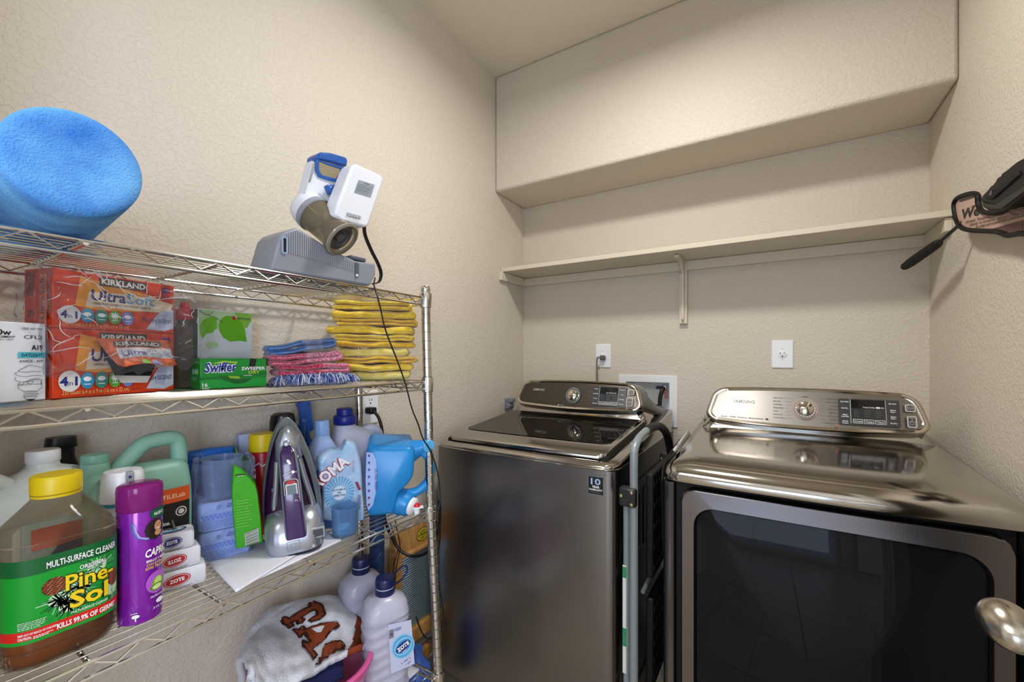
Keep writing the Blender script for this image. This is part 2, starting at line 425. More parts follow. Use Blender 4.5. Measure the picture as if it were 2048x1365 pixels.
q.ell((0, 0, 0), (.0335, .026, .0235), NICK, Mdoor @ TR(kx) @ RY(radians(-22)) @ RZ(radians(0)), 32, 24)
q.build('door_knob', dr, label='satin nickel egg-shaped door knob')
panel_door('door_2', .78, 2.03, TR((.72, HYF+.085, .01)))
# ---------------------------------------------------------------- wall shelf, outlets, supply box
SYF = 1.795
sh = thing('wall_shelf', 'long painted wooden shelf across the alcove above the washer and dryer', 'shelf', ((XL+XR)/2, YB, 1.625))
MB().box(((XL+XR)/2, (SYF+YB)/2, 1.636), (XR-XL-.004, YB-SYF, .02), TRIM).build('board', sh, True, bevel=.002)
MB().box(((XL+XR)/2, YB-.009, 1.604), (XR-XL-.004, .018, .042), TRIM).build('cleat', sh, True, bevel=.002)
MB().box((XL+.009, (SYF-.012+YB-.018)/2, 1.604), (.018, YB-.018-SYF+.012, .042), TRIM).build('cleat', sh, True, bevel=.002)
MB().box((XR-.009, (SYF+.01+YB-.018)/2, 1.604), (.018, YB-.018-SYF-.01, .042), TRIM).build('cleat', sh, True, bevel=.002)
bxx = onY(1366, 600, YB-.02).x
bz = onY(1366, 648, YB-.02).z
m = MB()
m.box((bxx, YB-.010, (bz+1.626)/2), (.034, .02, 1.626-bz), TRIM)
m.box((bxx, YB-.026, (bz+1.6)/2+.004), (.012, .014, 1.6-bz-.02), TRIM)
m.box((bxx, (YB+SYF)/2+.03, 1.618), (.022, YB-SYF-.07, .012), TRIM)
P = [(YB-.028, 1.49), (YB-.028, 1.53), (YB-.03, 1.56), (YB-.06, 1.60), (YB-.13, 1.625), (YB-.10, 1.625), (YB-.03, 1.625), (YB-.015, 1.5)]
m.prism([(y, z) for y, z in P], -.006, .006, TRIM, Matrix(((0, 0, 1, bxx), (1, 0, 0, 0), (0, 1, 0, 0), (0, 0, 0, 1))))
br = m.build('bracket', sh, True, bevel=.002)
q = MB()
for z in (bz+.018, 1.575): MB().lathe([(.0001, 0), (.0035, 0), (.003, .002), (.0001, .0025)], mat('screw_steel', '#8a8070', .4, 1), TR((bxx-.012*(z > 1.5), YB-.033 if z < 1.5 else YB-.0205, z)) @ RX(pi/2), 10).build('screw', br, True)

def outlet(px0, px1, py0, py1, label, twenty):
    a = onY(px0, (py0+py1)/2, YB-.006); b = onY(px1, (py0+py1)/2, YB-.006); mid = (a+b)/2
    h = onY((px0+px1)/2, py0, YB-.006).z-onY((px0+px1)/2, py1, YB-.006).z
    zc = (onY((px0+px1)/2, py0, YB-.006).z+onY((px0+px1)/2, py1, YB-.006).z)/2
    t = thing('wall_outlet', label, 'outlet', (mid.x, YB, zc), 0)
    w_ = b.x-a.x
    MB().rrloft([(0, w_, h, .004), (.003, w_, h, .004), (.006, w_-.006, h-.006, .004)], PLATE, RX(pi/2)).build('plate', t, ang=25)
    m = MB().lathe([(.0155, .006), (.0155, .0078), (.0145, .0085)], PLATE, RX(pi/2), 28)
    m.build('socket', t)
    p = Print(front(.0088))
    p.rect(-.007, .001, -.0055, .008, K); p.rect(.0055, .001, .007, .009, K)
    if twenty: p.rect(-.0105, .004, -.007, .0055, K)
    p.ell(0, -.0075, .0025, .003, K); p.build(t, 'slots')
    q = MB()
    for z in (.021, -.021): MB().lathe([(.0001, .006), (.0025, .006), (.0022, .0072), (.0001, .0076)], mat('screw_white', '#c5c7c9', .3, .3), TR((0, 0, z)) @ RX(pi/2), 10).build('screw', t)
    return t
o1 = outlet(1191, 1221, 689, 736, 'white outlet plate with a grey plug in it above the washer', False)
o2 = outlet(1543, 1587, 681, 737, 'white outlet plate with an empty round socket above the dryer', True)
# grey plug and cord of the washer
GC = mat('grey_cord', '#77746c', .5)
pg = onY(1204, 716, YB-.03)
t = thing('power_cord', 'grey appliance plug and cord hanging from the outlet above the washer', 'cord', tuple(pg))
MB().rrloft([(-.004, .026, .024, .004), (-.016, .024, .022, .005), (-.024, .016, .014, .004)], mat('grey_plug', '#5f5d58', .45), TR(pg) @ RX(pi/2) @ TR((0, 0, .0))).box((pg.x, pg.y+.012, pg.z), (.022, .028, .02), mat('grey_plug', '#5f5d58', .45)).build('plug', t, True, bevel=.002)
c0 = onY(1195, 770, YB-.03)
MB().tube(cat([pg+Vector((-.006, -.012, 0)), pg+Vector((-.022, -.010, -.01)), (c0.x, YB-.03, c0.z), (c0.x+.002, YB-.03, 1.0), (c0.x+.01, YB-.04, .8)], 8), .0042, GC, 8).build('cord', t, True)

# recessed supply box with valve and hose
e0, e1 = onY(1238, 750, YB), onY(1355, 750, YB); ez0 = onY(1355, 856, YB).z; ez1 = onY(1300, 751, YB).z
bc = Vector(((e0.x+e1.x)/2, YB, (ez0+ez1)/2)); bw, bh = e1.x-e0.x, ez1-ez0
t = thing('washer_supply_box', 'white recessed water supply box in the wall between washer and dryer', 'utility box', tuple(bc))
PB = mat('box_plastic', '#e6e8ea', .4)
MB().ringprism(rr(bw, bh, .003, 2), rr(bw-.07, bh-.066, .003, 2), 0, .006, PB, RX(pi/2)).build('frame', t, bevel=.002)
m = MB(); iw, ih = bw-.07, bh-.066
m.box((0, .083, 0), (iw+.01, .004, ih+.01), PB)
for s_ in (-1, 1): m.box((s_*(iw/2+.003), .042, 0), (.005, .082, ih+.01), PB); m.box((0, .042, s_*(ih/2+.003)), (iw+.01, .082, .005), PB)
m.build('recess', t)
v = onY(1325, 776, YB+.03)-bc
BV = mat('blue_valve', '#26345f', .45)
vl = MB().rrloft([(0, .016, .016, .005), (.022, .014, .014, .005)], BV, TR(v+Vector((-.006, 0, 0))) @ RY(-pi/2)).build('valve_handle', t, label='dark blue valve handle')
MB().lathe([(.010, 0), (.010, .03), (.013, .03), (.013, .038), (.010, .04)], mat('chrome', '#d8d8da', .08, 1), TR(v+Vector((.004, .045, 0))) @ RX(pi/2)).build('valve', t)
MB().box(v+Vector((.016, -.006, -.03)), (.012, .004, .04), mat('red_tag', '#9c5a50', .5)).build('tag', t, label='small red tag')
hose_pts = [v+Vector((.004, 0, 0)), v+Vector((.003, -.02, -.01)), v+Vector((-.006, -.022, -.05)), v+Vector((-.008, -.024, -.12)), v+Vector((-.008, -.04, -.3)), v+Vector((-.02, -.05, -.6))]
hb = MB().tube(cat(hose_pts, 8), .0095, mat('black_rubber', '#1b1b1c', .45, bump=(300, .0003)), 12)
h_ = hb.build('supply_hose', None); h_.location = bc
tag(h_, 'black rubber supply hose hanging from the valve in the white wall box', 'hose')

# ---------------------------------------------------------------- washer and dryer
STEEL_F = mat('platinum_steel_front', '#8b8a8c', .26, 1, bump=(420, .00006, 2), stretch=(1, 1, .015), aniso=.35)
STEEL_T = mat('platinum_steel_top', '#b4b0aa', .10, 1, bump=(300, .00005, 2), stretch=(.02, 1, 1))
STEEL_D = mat('dark_steel', '#5c5a58', .25, 1)
STEEL_P = mat('panel_steel', '#8f8a83', .30, 1, bump=(500, .00003, 2), stretch=(.02, 1, 1))
BEZEL = mat('bezel_chrome', '#c9c2b6', .10, 1)
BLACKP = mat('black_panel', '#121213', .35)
DARKGLASS = mat('dark_lid_glass', '#14110e', .04, spec=.32)
def bow(w_, y1, r, bowd, n=7, side=.05):
    """front outline in plan: rounded front corners, slightly bowed front"""
    P = []
    N = 16
    P.append((-w_/2, y1))
    for k in range(n+1):
        a = pi+pi/2*k/n; P.append((-w_/2+r+r*cos(a), r+r*sin(a)))
    for k in range(1, N):
        x = -w_/2+r+(w_-2*r)*k/N; P.append((x, -bowd*(1-(2*x/(w_-2*r))**2)))
    for k in range(n+1):
        a = 1.5*pi+pi/2*k/n; P.append((w_/2-r+r*cos(a), r+r*sin(a)))
    P.append((w_/2, y1))
    return P
def appliance(kind, cx, yf, label, panel):
    t = thing(kind, label, 'washer' if kind == 'washer' else 'dryer', (cx, yf, 0))
    WD, DP, ZT = .686, .80 if kind == 'washer' else .82, .868
    # side and back shell
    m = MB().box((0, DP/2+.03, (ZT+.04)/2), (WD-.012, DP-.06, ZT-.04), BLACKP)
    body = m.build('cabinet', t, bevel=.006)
    for sgn in (-1, 1):      # pressed ribs in the side sheets
        q = MB(); RXs = Matrix(((0, 0, sgn, sgn*(WD/2-.008)), (1, 0, 0, 0), (0, 1, 0, 0), (0, 0, 0, 1)))
        q.ringprism(rr(.60, .68, .03, 4, .40, .44), rr(.58, .66, .02, 4, .40, .44), 0, .006, BLACKP, RXs)
        for yy in (.24, .36, .48, .60):
            q.ringprism(rr(.07, .20, .008, 3, yy, .64), rr(.058, .188, .006, 3, yy, .64), 0, .005, BLACKP, RXs)
        q.build('side_rib', body)
    for sx in (-1, 1):
        for yy in (.08, DP-.08):
            MB().lathe([(.022, 0), (.024, .006), (.012, .012), (.012, .045)], BLACKP, TR((sx*(WD/2-.06), yy, 0)), 16).build('foot', t)
    out = bow(WD, DP, .045, .008)
    def ring(ins, z, k=0, y0=0):
        R = []
        for x, y in out:
            fx = 1-2*ins/WD; fy = ins+(y)*(1-2*ins/DP)
            R.append((x*fx, fy, z+k*max(0, fy)))
        return R
    if kind == 'washer':
        fr = bow(WD, .06, .030, .006)
        m = MB().loft([[(x, y, .05) for x, y in fr], [(x, y, ZT-.002) for x, y in fr]], STEEL_F)
        m.build('front_panel', t, ang=50)
        k = .10
        m = MB().loft([ring(.001, ZT), ring(0, ZT+.004), ring(0, ZT+.008, k), ring(.005, ZT+.013, k), ring(.016, ZT+.017, k), ring(.03, ZT+.018, k)], STEEL_T)
        m.build('top_cover', t, ang=60)
        MB().tube([(x, y, ZT+.0005) for x, y in ring_xy(out, .0)], .0014, BEZEL, 6).build('seam_trim', t)
        # lid: metal lip in front, dark glass behind
        zl = lambda y: .920+.092*(y-.11) if y > .11 else .920-.015*((.11-y)/.08)**1.4
        ys = [.026, .029, .034, .045, .06, .08, .11, .16, .3, .46, .474]
        def wd(y): return .302-.022*max(0, 1-(y-.026)/.02)**2
        R = []
        for y in ys:
            w_ = wd(y); z = zl(y)-(.003 if y in (.026, .474) else 0)
            R.append([(-w_, y, z-.009), (-w_, y, z-.003), (-w_+.002, y, z-.001), (-w_+.006, y, z), (w_-.006, y, z), (w_-.002, y, z-.001), (w_, y, z-.003), (w_, y, z-.009)])
        ld = MB().loft(R, STEEL_T).build('lid', t, ang=30)
        R = []
        for y in (.031, .05, .08, .11, .3, .478):
            R.append([(-.306, y, zl(y)-.034), (-.306, y, zl(y)-.0095), (.306, y, zl(y)-.0095), (.306, y, zl(y)-.034)])
        MB().loft(R, mat('gap_black', '#050505', .6)).build('lid_gap_shade', t)  # black block standing in for the shaded gap under the lid
        R = []
        for y in (.104, .112, .122, .3, .462):
            w_ = {.104: .262, .112: .276}.get(y, .286)
            R.append([(-w_, y+.004, zl(y+.004)-.0002), (-w_, y+.004, zl(y+.004)+.0010)]+[(-w_+2*w_*q/12, y-.004*(1-(2*q/12-1)**2)*(y < .12)+.004, zl(y+.002)+.0012) for q in range(1, 12)]+[(w_, y+.004, zl(y+.004)+.0010), (w_, y+.004, zl(y+.004)-.0002)])
        MB().loft(R, DARKGLASS).build('lid_glass', ld)
        yb = .48; kz = lambda y: ZT+.032+k*y
    else:
        k = .062
        m = MB().loft([ring(.001, ZT+.004), ring(-.001, ZT+.010), ring(0, ZT+.020, k*.5), ring(.006, ZT+.032, k*.8), ring(.018, ZT+.042, k), ring(.04, ZT+.050, k), ring(.075, ZT+.056, k), ring(.12, ZT+.0585, k)], STEEL_T)
        m.build('top_cover', t, ang=60)
        # steel pillars left and right of the door, black reveal around the door
        for sgn in (-1, 1):
            P = [(sgn*x, y) for x, y in [(.343, .07), (.343, .03), (.338, .012), (.330, .004), (.318, 0), (.312, .004), (.312, .07)]]
            MB().prism(P, .05, ZT, STEEL_F).build('side_trim', t, ang=50)
        MB().box((0, .05, .46), (.62, .04, .81), mat('gap_black', '#050505', .6)).build('reveal', t)
        D = Matrix(((1, 0, 0, 0.004), (0, 0, -1, .028), (0, 1, 0, .47), (0, 0, 0, 1)))   # local xy = x, z; +z towards the room
        DWd, DH_ = .592, .776
        def dring(wi, hi, r, z, bz=0):
            return [(x, y, z+bz*(1-(2*x/DWd)**2)) for x, y in rr(wi, hi, r, 8)]
        fr = MB().loft([dring(DWd, DH_, .035, 0), dring(DWd, DH_, .035, .030, .006), dring(DWd-.006, DH_-.006, .034, .034, .007), dring(DWd-.062, DH_-.080, .05, .035, .007), dring(DWd-.070, DH_-.088, .048, .028, .006), dring(DWd-.070, DH_-.088, .048, .01, 0)], mat('door_steel', '#7c797d', .24, 1, bump=(500, .00004, 2), stretch=(1, 1, .02)), D, False, False)
        door = fr.build('door', t, ang=40)
        R = [dring(DWd-.072, DH_-.090, .047, .016)]
        for q in range(11):
            s_ = 1-q/10*.97; R.append([(x*s_, y*s_, .024+.024*(1-s_*s_)) for x, y in rr(DWd-.072, DH_-.090, .047, 8)])
        gl = MB().loft(R, film('door_glass', '#4a4a4e', a=.24, rough=.02, glossw='#303036'), D, False, True)
        gl.build('door_glass', door, ang=60)
        # drum seen dimly behind the glass
        dm = MB().lathe([(.245, 0), (.235, .012), (.225, .012), (.215, -.03)], mat('drum_steel', '#8c8c8c', .25, 1), TR((.02, .024, .45)) @ RX(pi/2), 48, False, False)
        dm.build('drum_rim', t)
        MB().lathe([(.21, 0), (.0001, .0005)], mat('drum_dark', '#262628', .4), TR((.02, .029, .45)) @ RX(pi/2), 48, True, False).build('drum', t)
    # control console: face leans back, rounded trapezoid with a sagging lower edge
    yc, z0, z1 = (.482, .985, 1.087) if kind == 'washer' else (.440, .983, 1.089)
    lean = .30; Lx = sqrt(1+lean*lean)
    def cring(wt, wb, h0, h1, r, y, sag=.010, n=6):
        """ring in the face plane: wt, wb widths at top and bottom"""
        R = []
        for x, v in rr(2, h1-h0, r/((wt+wb)/4), n):
            pass
        base = []
        rad = r
        W2 = lambda v: (wb+(wt-wb)*v)/2
        hh = h1-h0
        for (sx, sy) in ((1, 1), (-1, 1), (-1, -1), (1, -1)):
            pts = []
            for q in range(n+1):
                a = pi/2*q/n
                cx_, cy_ = cos(a), sin(a)
                vv = (hh-rad+rad*cy_) if sy > 0 else (rad-rad*cy_)
                xx = W2(vv/hh)-rad*1.3+rad*1.3*cx_
                pts.append((sx*xx, vv))
            if (sx, sy) in ((-1, 1), (1, -1)): pts.reverse()
            base += pts
            nx = {(1, 1): (-1, 1), (-1, -1): (1, -1)}.get((sx, sy))
            if nx:
                xa = pts[-1][0]; vv = pts[-1][1]
                for q in range(1, 12):
                    base.append((xa-2*xa*q/12, vv))
        for x, v in base:
            wloc = W2(v/hh)
            bend = (1-(x/wloc)**2)
            vz = h0+v+(-sag*bend if v < hh/2 else .008*bend)
            R.append((x, y+lean*(vz-h0)-.012*bend, vz))
        return R
    Wt, Wb = .525, .585
    m = MB().loft([cring(Wt-.03, Wb-.034, z0+.010, z1-.010, .022, yc+.007), cring(Wt-.012, Wb-.012, z0+.003, z1-.004, .026, yc+.001), cring(Wt, Wb, z0, z1, .030, yc+.003), cring(Wt+.006, Wb+.008, z0-.004, z1+.001, .032, yc+.012)], BEZEL, None, False, False)
    cs = m.build('console_bezel', t, ang=60)
    rng = cring(Wt+.006, Wb+.008, z0-.004, z1+.001, .032, yc+.012)
    def back(y, wsc, zt, zb):
        R = []
        for x, yy, z in rng:
            f = (z-(z0-.014))/(z1+.01-(z0-.014)); R.append((x*wsc, y+.1*f*(y < .6), zb+(zt-zb)*f))
        return R
    yk = lambda y: ZT+(.034 if kind == 'washer' else .058)+k*y
    m = MB().loft([rng, back(yc+.05, 1.02, z1-.002, z0-.025), back(yc+.12, 1.06, z1-.03, z0-.04), back(yc+.20, 1.12, yk(yc+.2)+.035, z0-.05), back(DP-.03, 1.15, yk(DP)+.008, z0-.06)], STEEL_T if kind == 'dryer' else STEEL_D, None, False, True)
    m.build('console_housing', t, ang=60)
    zb_ = .925 if kind == 'washer' else .93
    MB().rrloft([(zb_, Wb+.03, .26, .03), (z0-.03, Wb+.02, .25, .03), (z0-.008, Wb-.004, .23, .03)], STEEL_T, TR((0, yc+.012+.13, 0)), n=6).build('console_base', t, ang=60)
    # faceplate: filled inner ring
    ir = cring(Wt-.029, Wb-.033, z0+.010, z1-.010, .022, yc+.0068)
    cxm = Vector((0, yc+.007+lean*(z1-z0)/2-.012, (z0+z1)/2))
    inner = [tuple(Vector(p)*.5+Vector((0, p[1], p[2]))*.5) for p in ir]
    # face surface function, u = x, v = height above z0
    def F(u, v):
        q = min(1, max(0, (v-.010)/(z1-z0-.02))); b = 1-(u/((Wb-.033+(Wt-Wb+.004)*q)/2))**2
        return (u, yc+.0068+lean*(v-.010)-.012*b, z0+v)
    nu = 28
    m = MB()
    hh = z1-z0
    def facegrid(i, j):
        # parametrise between bottom and top boundary of ring
        return None
    top = sorted([p for p in ir if p[2] > (z0+z1)/2], key=lambda p: p[0]); bot = sorted([p for p in ir if p[2] <= (z0+z1)/2], key=lambda p: p[0])
    n_ = min(len(top), len(bot)); rings = []
    for q in range(5):
        f = q/4; rings.append([tuple(Vector(bot[i])*(1-f)+Vector(top[i])*f) for i in range(n_)])
    m.loft(rings, panel, None, False, False, closed=False)
    fp = m.build('faceplate', t, ang=60)
    org = Vector((cx, yf, 0))
    def uv(px, py):
        r = ray(px, py); o = Vector((0, 0, CAMZ)); Pn = Vector((0, -1, lean)).normalized()
        u = 0; v = .05
        for _ in range(4):
            P0 = Vector(F(u, v))+org; kk = (P0-o).dot(Pn)/r.dot(Pn); H = o+r*kk-org; u = H.x; v = H.z-z0
        return u, v
    return t, F, uv, fp
def ring_xy(out, _): return out
w_t, WF, Wuv, wfp = appliance('washer', -.727, 1.19, 'dark platinum top-load washer with a glass lid, left of the dryer', mat('washer_faceplate', '#5d5750', .32, 1, bump=(500, .00003, 2), stretch=(.02, 1, 1)))
d_t, DF, Duv, dfp = appliance('dryer', .0875, 1.172, 'dark platinum front-load dryer with a large glass door, right of the washer', STEEL_P)

def console(t, F, uv, L, washer):
    p = Print(F, step=.03, lift=.0012)
    LG = ink('#b9b7b2'); DG = ink('#55504a') if washer else ink('#5a5a5c'); GL = ink('#2b2c2e', .15); SC_ = ink('#141416', .1); WT = ink('#e4e4e4')
    sx, sv = uv(*L['brand']); p.text('SAMSUNG', sx, sv-.004, .0095, LG if washer else ink('#a3a6a8'), sx=1.15, w=L['bw'], bold=.012)
    ax, av = uv(*L['sub']); s_ = 'EcoDry  STEAM  VentSensor  MoistureSensor' if not washer else 'Diamond Drum   VRT   aquajet'
    p.text(s_, ax, av-.003, .0045, ink('#3a3733') if washer else ink('#2e3036'), w=L['sw'], bold=.01)
    p.ell(ax+L['sw']/2+.009, av-.001, .0045, .003, ink('#2e3036'))
    # cycle names left and right of the dial
    du, dv = uv(*L['dial'])
    left = ['HEAVY DUTY', 'BEDDING', 'SANITIZE', 'PERM PRESS', 'WOOL', 'DELICATES', 'ACTIVE WEAR'] if not washer else ['HEAVY DUTY', 'SANITIZE', 'BEDDING', 'WATERPROOF', 'ACTIVE WEAR', 'DELICATES', 'RINSE+SPIN']
    right = ['SENSOR DRY', 'ECO NORMAL', 'TOWELS', 'QUICK DRY', 'TIME DRY', 'AIR FLUFF', 'REFRESH', 'WRINKLE AWAY'] if not washer else ['SUPER SPEED', 'ECO COLD', 'TOWELS', 'HAND WASH', 'PERM PRESS', 'PURE CYCLE', 'SPIN ONLY', 'SELF CLEAN']
    for i, s_ in enumerate(left):
        v = dv+.030-i*.0103; p.text(s_, du-.085, v-.001, .0033, DG, 'L', w=.0024*len(s_)+.004, bold=.01); p.rect(du-.054, v+.0005, du-.034-.006*(1-abs(i-3)/3), v+.0009, DG)
    for i, s_ in enumerate(right):
        v = dv+.034-i*.0103; p.text(s_, du+.083, v-.001, .0033, DG, 'R', w=.0024*len(s_)+.004, bold=.01); p.rect(du+.036, v+.0005, du+.050, v+.0009, DG)
    p.text('NORMAL', du, dv+.036, .0033, DG, w=.018, bold=.01)
    ring = ink('#6fb6cf') if washer else ink('#d59a8c')
    p.ell(du, dv, .0325, .0325, ring, 40); p.ell(du, dv, .0312, .0312, ink('#8f8a83') if not washer else ink('#5d5750'), 40)
    if not washer:
        p.ell(du+.078, dv-.043, .003, .003, ink('#c96a58'))
    else: p.ell(du-.062, dv-.042, .003, .0025, ink('#8ad0ea')); p.text('PureCycle', du-.046, dv-.0435, .0035, ink('#6fb6cf'), w=.02)
    # display block
    (u0, v1), (u1, v0) = uv(*L['b0']), uv(*L['b1'])
    p.rrect(u0, v0, u1, v1, .003, ink('#3b3c3e', .3))
    wB, hB = u1-u0, v1-v0
    X = lambda f: u0+wB*f
    Y = lambda f: v0+hB*f
    p.rect(X(.215), Y(.64), X(.76), Y(.97), SC_); p.rect(X(.215), Y(.27), X(.76), Y(.64), ink('#343537', .15))
    p.rect(X(.195), Y(.06), X(.205), Y(.98), LG); p.rect(X(.775), Y(.06), X(.783), Y(.98), LG)
    if washer: p.text('Sense  Wash  Rinse  Spin', X(.56), Y(.67), hB*.045, WT, w=wB*.30, bold=.02)
    else: p.text('Drying Cooling            End', X(.58), Y(.67), hB*.045, WT, w=wB*.34, bold=.02); p.rect(X(.62), Y(.66), X(.69), Y(.72), WT)
    for i in range(4):
        for j in range(3): p.lines(X(.25+.18*j), X(.36+.18*j), Y(.55-.075*i), 1, .01, hB*.022, ink('#5e5f60'), i*3+j)
    bl = ['Temp', 'Spin', 'Soil Level'] if washer else ['Dry Level', 'Temp', 'Time']
    for i, s_ in enumerate(bl):
        a = X(.235+.18*i); b = X(.395+.18*i); p.frame(a, Y(.07), b, Y(.22), hB*.014, WT); p.text(s_, (a+b)/2, Y(.115), hB*.055, WT, w=(b-a)*.72, bold=.02)
    for i, s_ in enumerate(['Anti Static', 'Rack Dry', 'Mixed Load Bell', 'Wrinkle Prevent'] if not washer else ['Pre Soak', 'Extra Rinse', 'Eco Plus', 'Delay Start']):
        s2 = s_.split(' ', 1) if len(s_) > 11 else [s_]
        for q, s3 in enumerate(s2): p.text(s3, X(.10), Y(.85-.25*i-.07*q), hB*.05, WT, w=wB*.012*len(s3)+.002, bold=.02)
    for i, s_ in enumerate(['My Cycle', 'Adjust Time +', 'Adjust Time -', 'Eco Dry'] if not washer else ['My Cycle', 'Steam', 'Soft Clean', 'My Cycle']):
        s2 = s_.split(' ', 1) if len(s_) > 11 else [s_]
        for q, s3 in enumerate(s2): p.text(s3, X(.885), Y(.83-.24*i-.07*q), hB*.05, WT, w=wB*.013*len(s3)+.002, bold=.02)
    for key in ('pw', 'st'):
        (a, d), (b, c) = uv(*L[key][0]), uv(*L[key][1])
        p.rrect(a, c, b, d, .004, WT); p.rrect(a+.0014, c+.0014, b-.0014, d-.0014, .003, ink('#6e6a64', .3) if washer else ink('#7a7874', .3))
        if key == 'pw':
            p.ell((a+b)/2, (c+d)/2+.003, .0038, .0038, K); p.ell((a+b)/2, (c+d)/2+.003, .0028, .0028, ink('#7a7874', .3)); p.rect((a+b)/2-.0006, (c+d)/2+.003, (a+b)/2+.0006, (c+d)/2+.008, K); p.text('POWER', (a+b)/2, c+.003, .003, K, w=(b-a)*.6, bold=.02)
        else: p.poly([((a+b)/2-.006, d-.006), ((a+b)/2-.006, d-.014), ((a+b)/2, d-.010)], K); p.rect((a+b)/2+.002, d-.014, (a+b)/2+.0035, d-.006, K); p.rect((a+b)/2+.005, d-.014, (a+b)/2+.0065, d-.006, K); p.text('START', (a+b)/2, c+.010, .0035, K, w=(b-a)*.6, bold=.02); p.text('PAUSE', (a+b)/2, c+.004, .0035, K, w=(b-a)*.6, bold=.02)
    p.build(t, 'panel_print')
    # dial
    P0 = Vector(F(du, dv)); nrm = Vector((0, -1, .30)).normalized(); Mk = align(P0, P0+nrm)
    kb = MB().lathe([(.029, .0), (.029, .004), (.0265, .006), (.0235, .006)], BEZEL, Mk, 40, True, False)
    kb = kb.build('dial_ring', t)
    tk = MB()
    for i in range(20):
        a = 2*pi*i/20; tk.box((cos(a)*.0250, sin(a)*.0250, .0064), (.004, .0013, .0008), K, Mk @ RZ(0) if False else Mk) if False else tk.add([Mk @ Vector((cos(a)*r_-sin(a)*s_, sin(a)*r_+cos(a)*s_, .0065)) for r_, s_ in ((.0235, -.0006), (.0275, -.0006), (.0275, .0006), (.0235, .0006))], [(0, 1, 2, 3)], K)
    tk.build('dial_mark', kb)
    MB().lathe([(.0225, .004), (.0225, .014), (.0205, .019), (.014, .0222), (.0001, .0235)], mat('dial_chrome', '#cfc8bc', .07, 1), Mk, 40).build('dial', t, label='round polished dial')
console(w_t, WF, Wuv, dict(brand=(1078, 780), bw=.058, sub=(1071, 803), sw=.07, dial=(1147, 792), b0=(1188, 774), b1=(1251, 816), pw=((1257, 781), (1269, 792)), st=((1254, 797), (1266, 815))), True)
console(d_t, DF, Duv, dict(brand=(1488, 804), bw=.062, sub=(1484, 835), sw=.125, dial=(1610, 819), b0=(1676, 798), b1=(1801, 857), pw=((1807, 811), (1829, 826)), st=((1811, 834), (1832, 858))), False)
# 10 year sticker on the washer front
a, b = onY(1175, 952, 1.184), onY(1206, 994, 1.184)
cxs, czs = (a.x+b.x)/2+.727, (a.z+b.z)/2; sw_, sh_ = b.x-a.x, a.z-b.z
bowf = lambda u, v: (u+cxs, -.006*(1-(2*(u+cxs)/(.686-.06))**2)-.0002, v+czs)
p = Print(bowf, .01); p.rect(-sw_/2, -sh_/2, sw_/2, sh_/2, ink('#7d8790')); p.rect(-sw_/2+.0012, -sh_/2+.0012, sw_/2-.0012, sh_/2-.0012, ink('#0d0e12'))
p.text('10', 0, sh_*.06, sh_*.32, ink('#a9bfe8'), w=sw_*.62, bold=.02); p.text('YEAR', 0, -sh_*.13, sh_*.12, W, w=sw_*.48, bold=.03); p.text('WARRANTY', 0, -sh_*.28, sh_*.10, W, w=sw_*.86, bold=.02); p.lines(-sw_*.35, sw_*.35, -sh_*.38, 1, .002, .001, LGs if False else ink('#8a8f96'), 3)
p.build(w_t, 'sticker', label='black ten year warranty sticker')

# folded step ladder in the gap
LX = -.322
GT = mat('grey_tube_enamel', '#8c979c', .35, .2)
t = thing('step_ladder', 'folded step ladder of grey tube with black treads in the gap between washer and dryer', 'step ladder', (LX, 1.4, 0))
def T(px, py, X=LX): return onX(px, py, X)
fl_ = [Vector((LX, 1.205, 0.0)), Vector((LX, 1.20, .3)), T(1269, 1000), T(1267, 920), T(1270, 895), T(1279, 876), T(1293, 862)]
for q in (0, 1, 2, 3): fl_[q].y = T(1268, 1000).y
gr_ = [T(1293, 862), T(1305, 855), T(1318, 853), T(1329, 861), T(1336, 878), T(1341, 905)]
bk = [T(1341, 905), Vector((LX, T(1341, 905).y+.012, .7)), Vector((LX, T(1341, 905).y+.02, .0))]
MB().tube(cat(fl_, 8), .0112, GT, 12).build('front_tube', t, True)
MB().tube(cat(gr_, 8), .0135, mat('black_foam_grip', '#17181a', .6, bump=(150, .0005)), 12).build('grip', t, True)
MB().tube(cat(bk, 8), .0112, GT, 12).build('back_tube', t, True)
LX2 = LX-.026
hz = T(1262, 1000).z
yb_ = T(1341, 905).y
for yy in (T(1254, 1100, LX2).y, yb_+.01):
    MB().tube([(LX2, yy, 0), (LX2, yy, hz+.01)], .0100, GT, 12).build('rear_leg', t, True)
    yy = fl_[0].y-.006 if yy < 1.3 else yb_
    o = MB().box((LX-.013, yy, hz), (.046, .032, .050), mat('black_bracket', '#1c1c1e', .35)).build('hinge_bracket', t, True, bevel=.005)
    q = MB()
    for (dx, dz) in ((-.016, .004), (.012, .016), (.012, -.016)): MB().lathe([(.0001, 0), (.005, 0), (.004, .0025), (.0001, .003)], mat('brass_rivet', '#b5aa86', .3, 1), TR((LX-.013+dx, yy-.016, hz+dz)) @ RX(pi/2), 12).build('rivet', o, True)
for z0_, z1_ in ((.56, .86), (.24, .50)):
    q = MB().box((LX+.018, (1.235+yb_)/2, (z0_+z1_)/2), (.022, yb_-1.26, z1_-z0_), mat('black_tread', '#0e0e0f', .55, bump=(220, .001)))
    st = q.build('tread', t, True, bevel=.006)
    q = MB()
    for i in range(9):
        for j in range(5): q.box((LX+.0295, 1.26+i*.033, z0_+.03+j*(z1_-z0_-.06)/4), (.002, .012, .012), mat('tread_stud', '#1d1d1f', .5))
    q.build('stud', st, True)
for z in (.53, .21):
    q = MB().tube([(LX+.006, 1.22, z), (LX+.006, yb_-.01, z+.03)], .006, GT, 8).build('cross_bar', t, True)
a = T(1248, 1052, LX2-.0105)
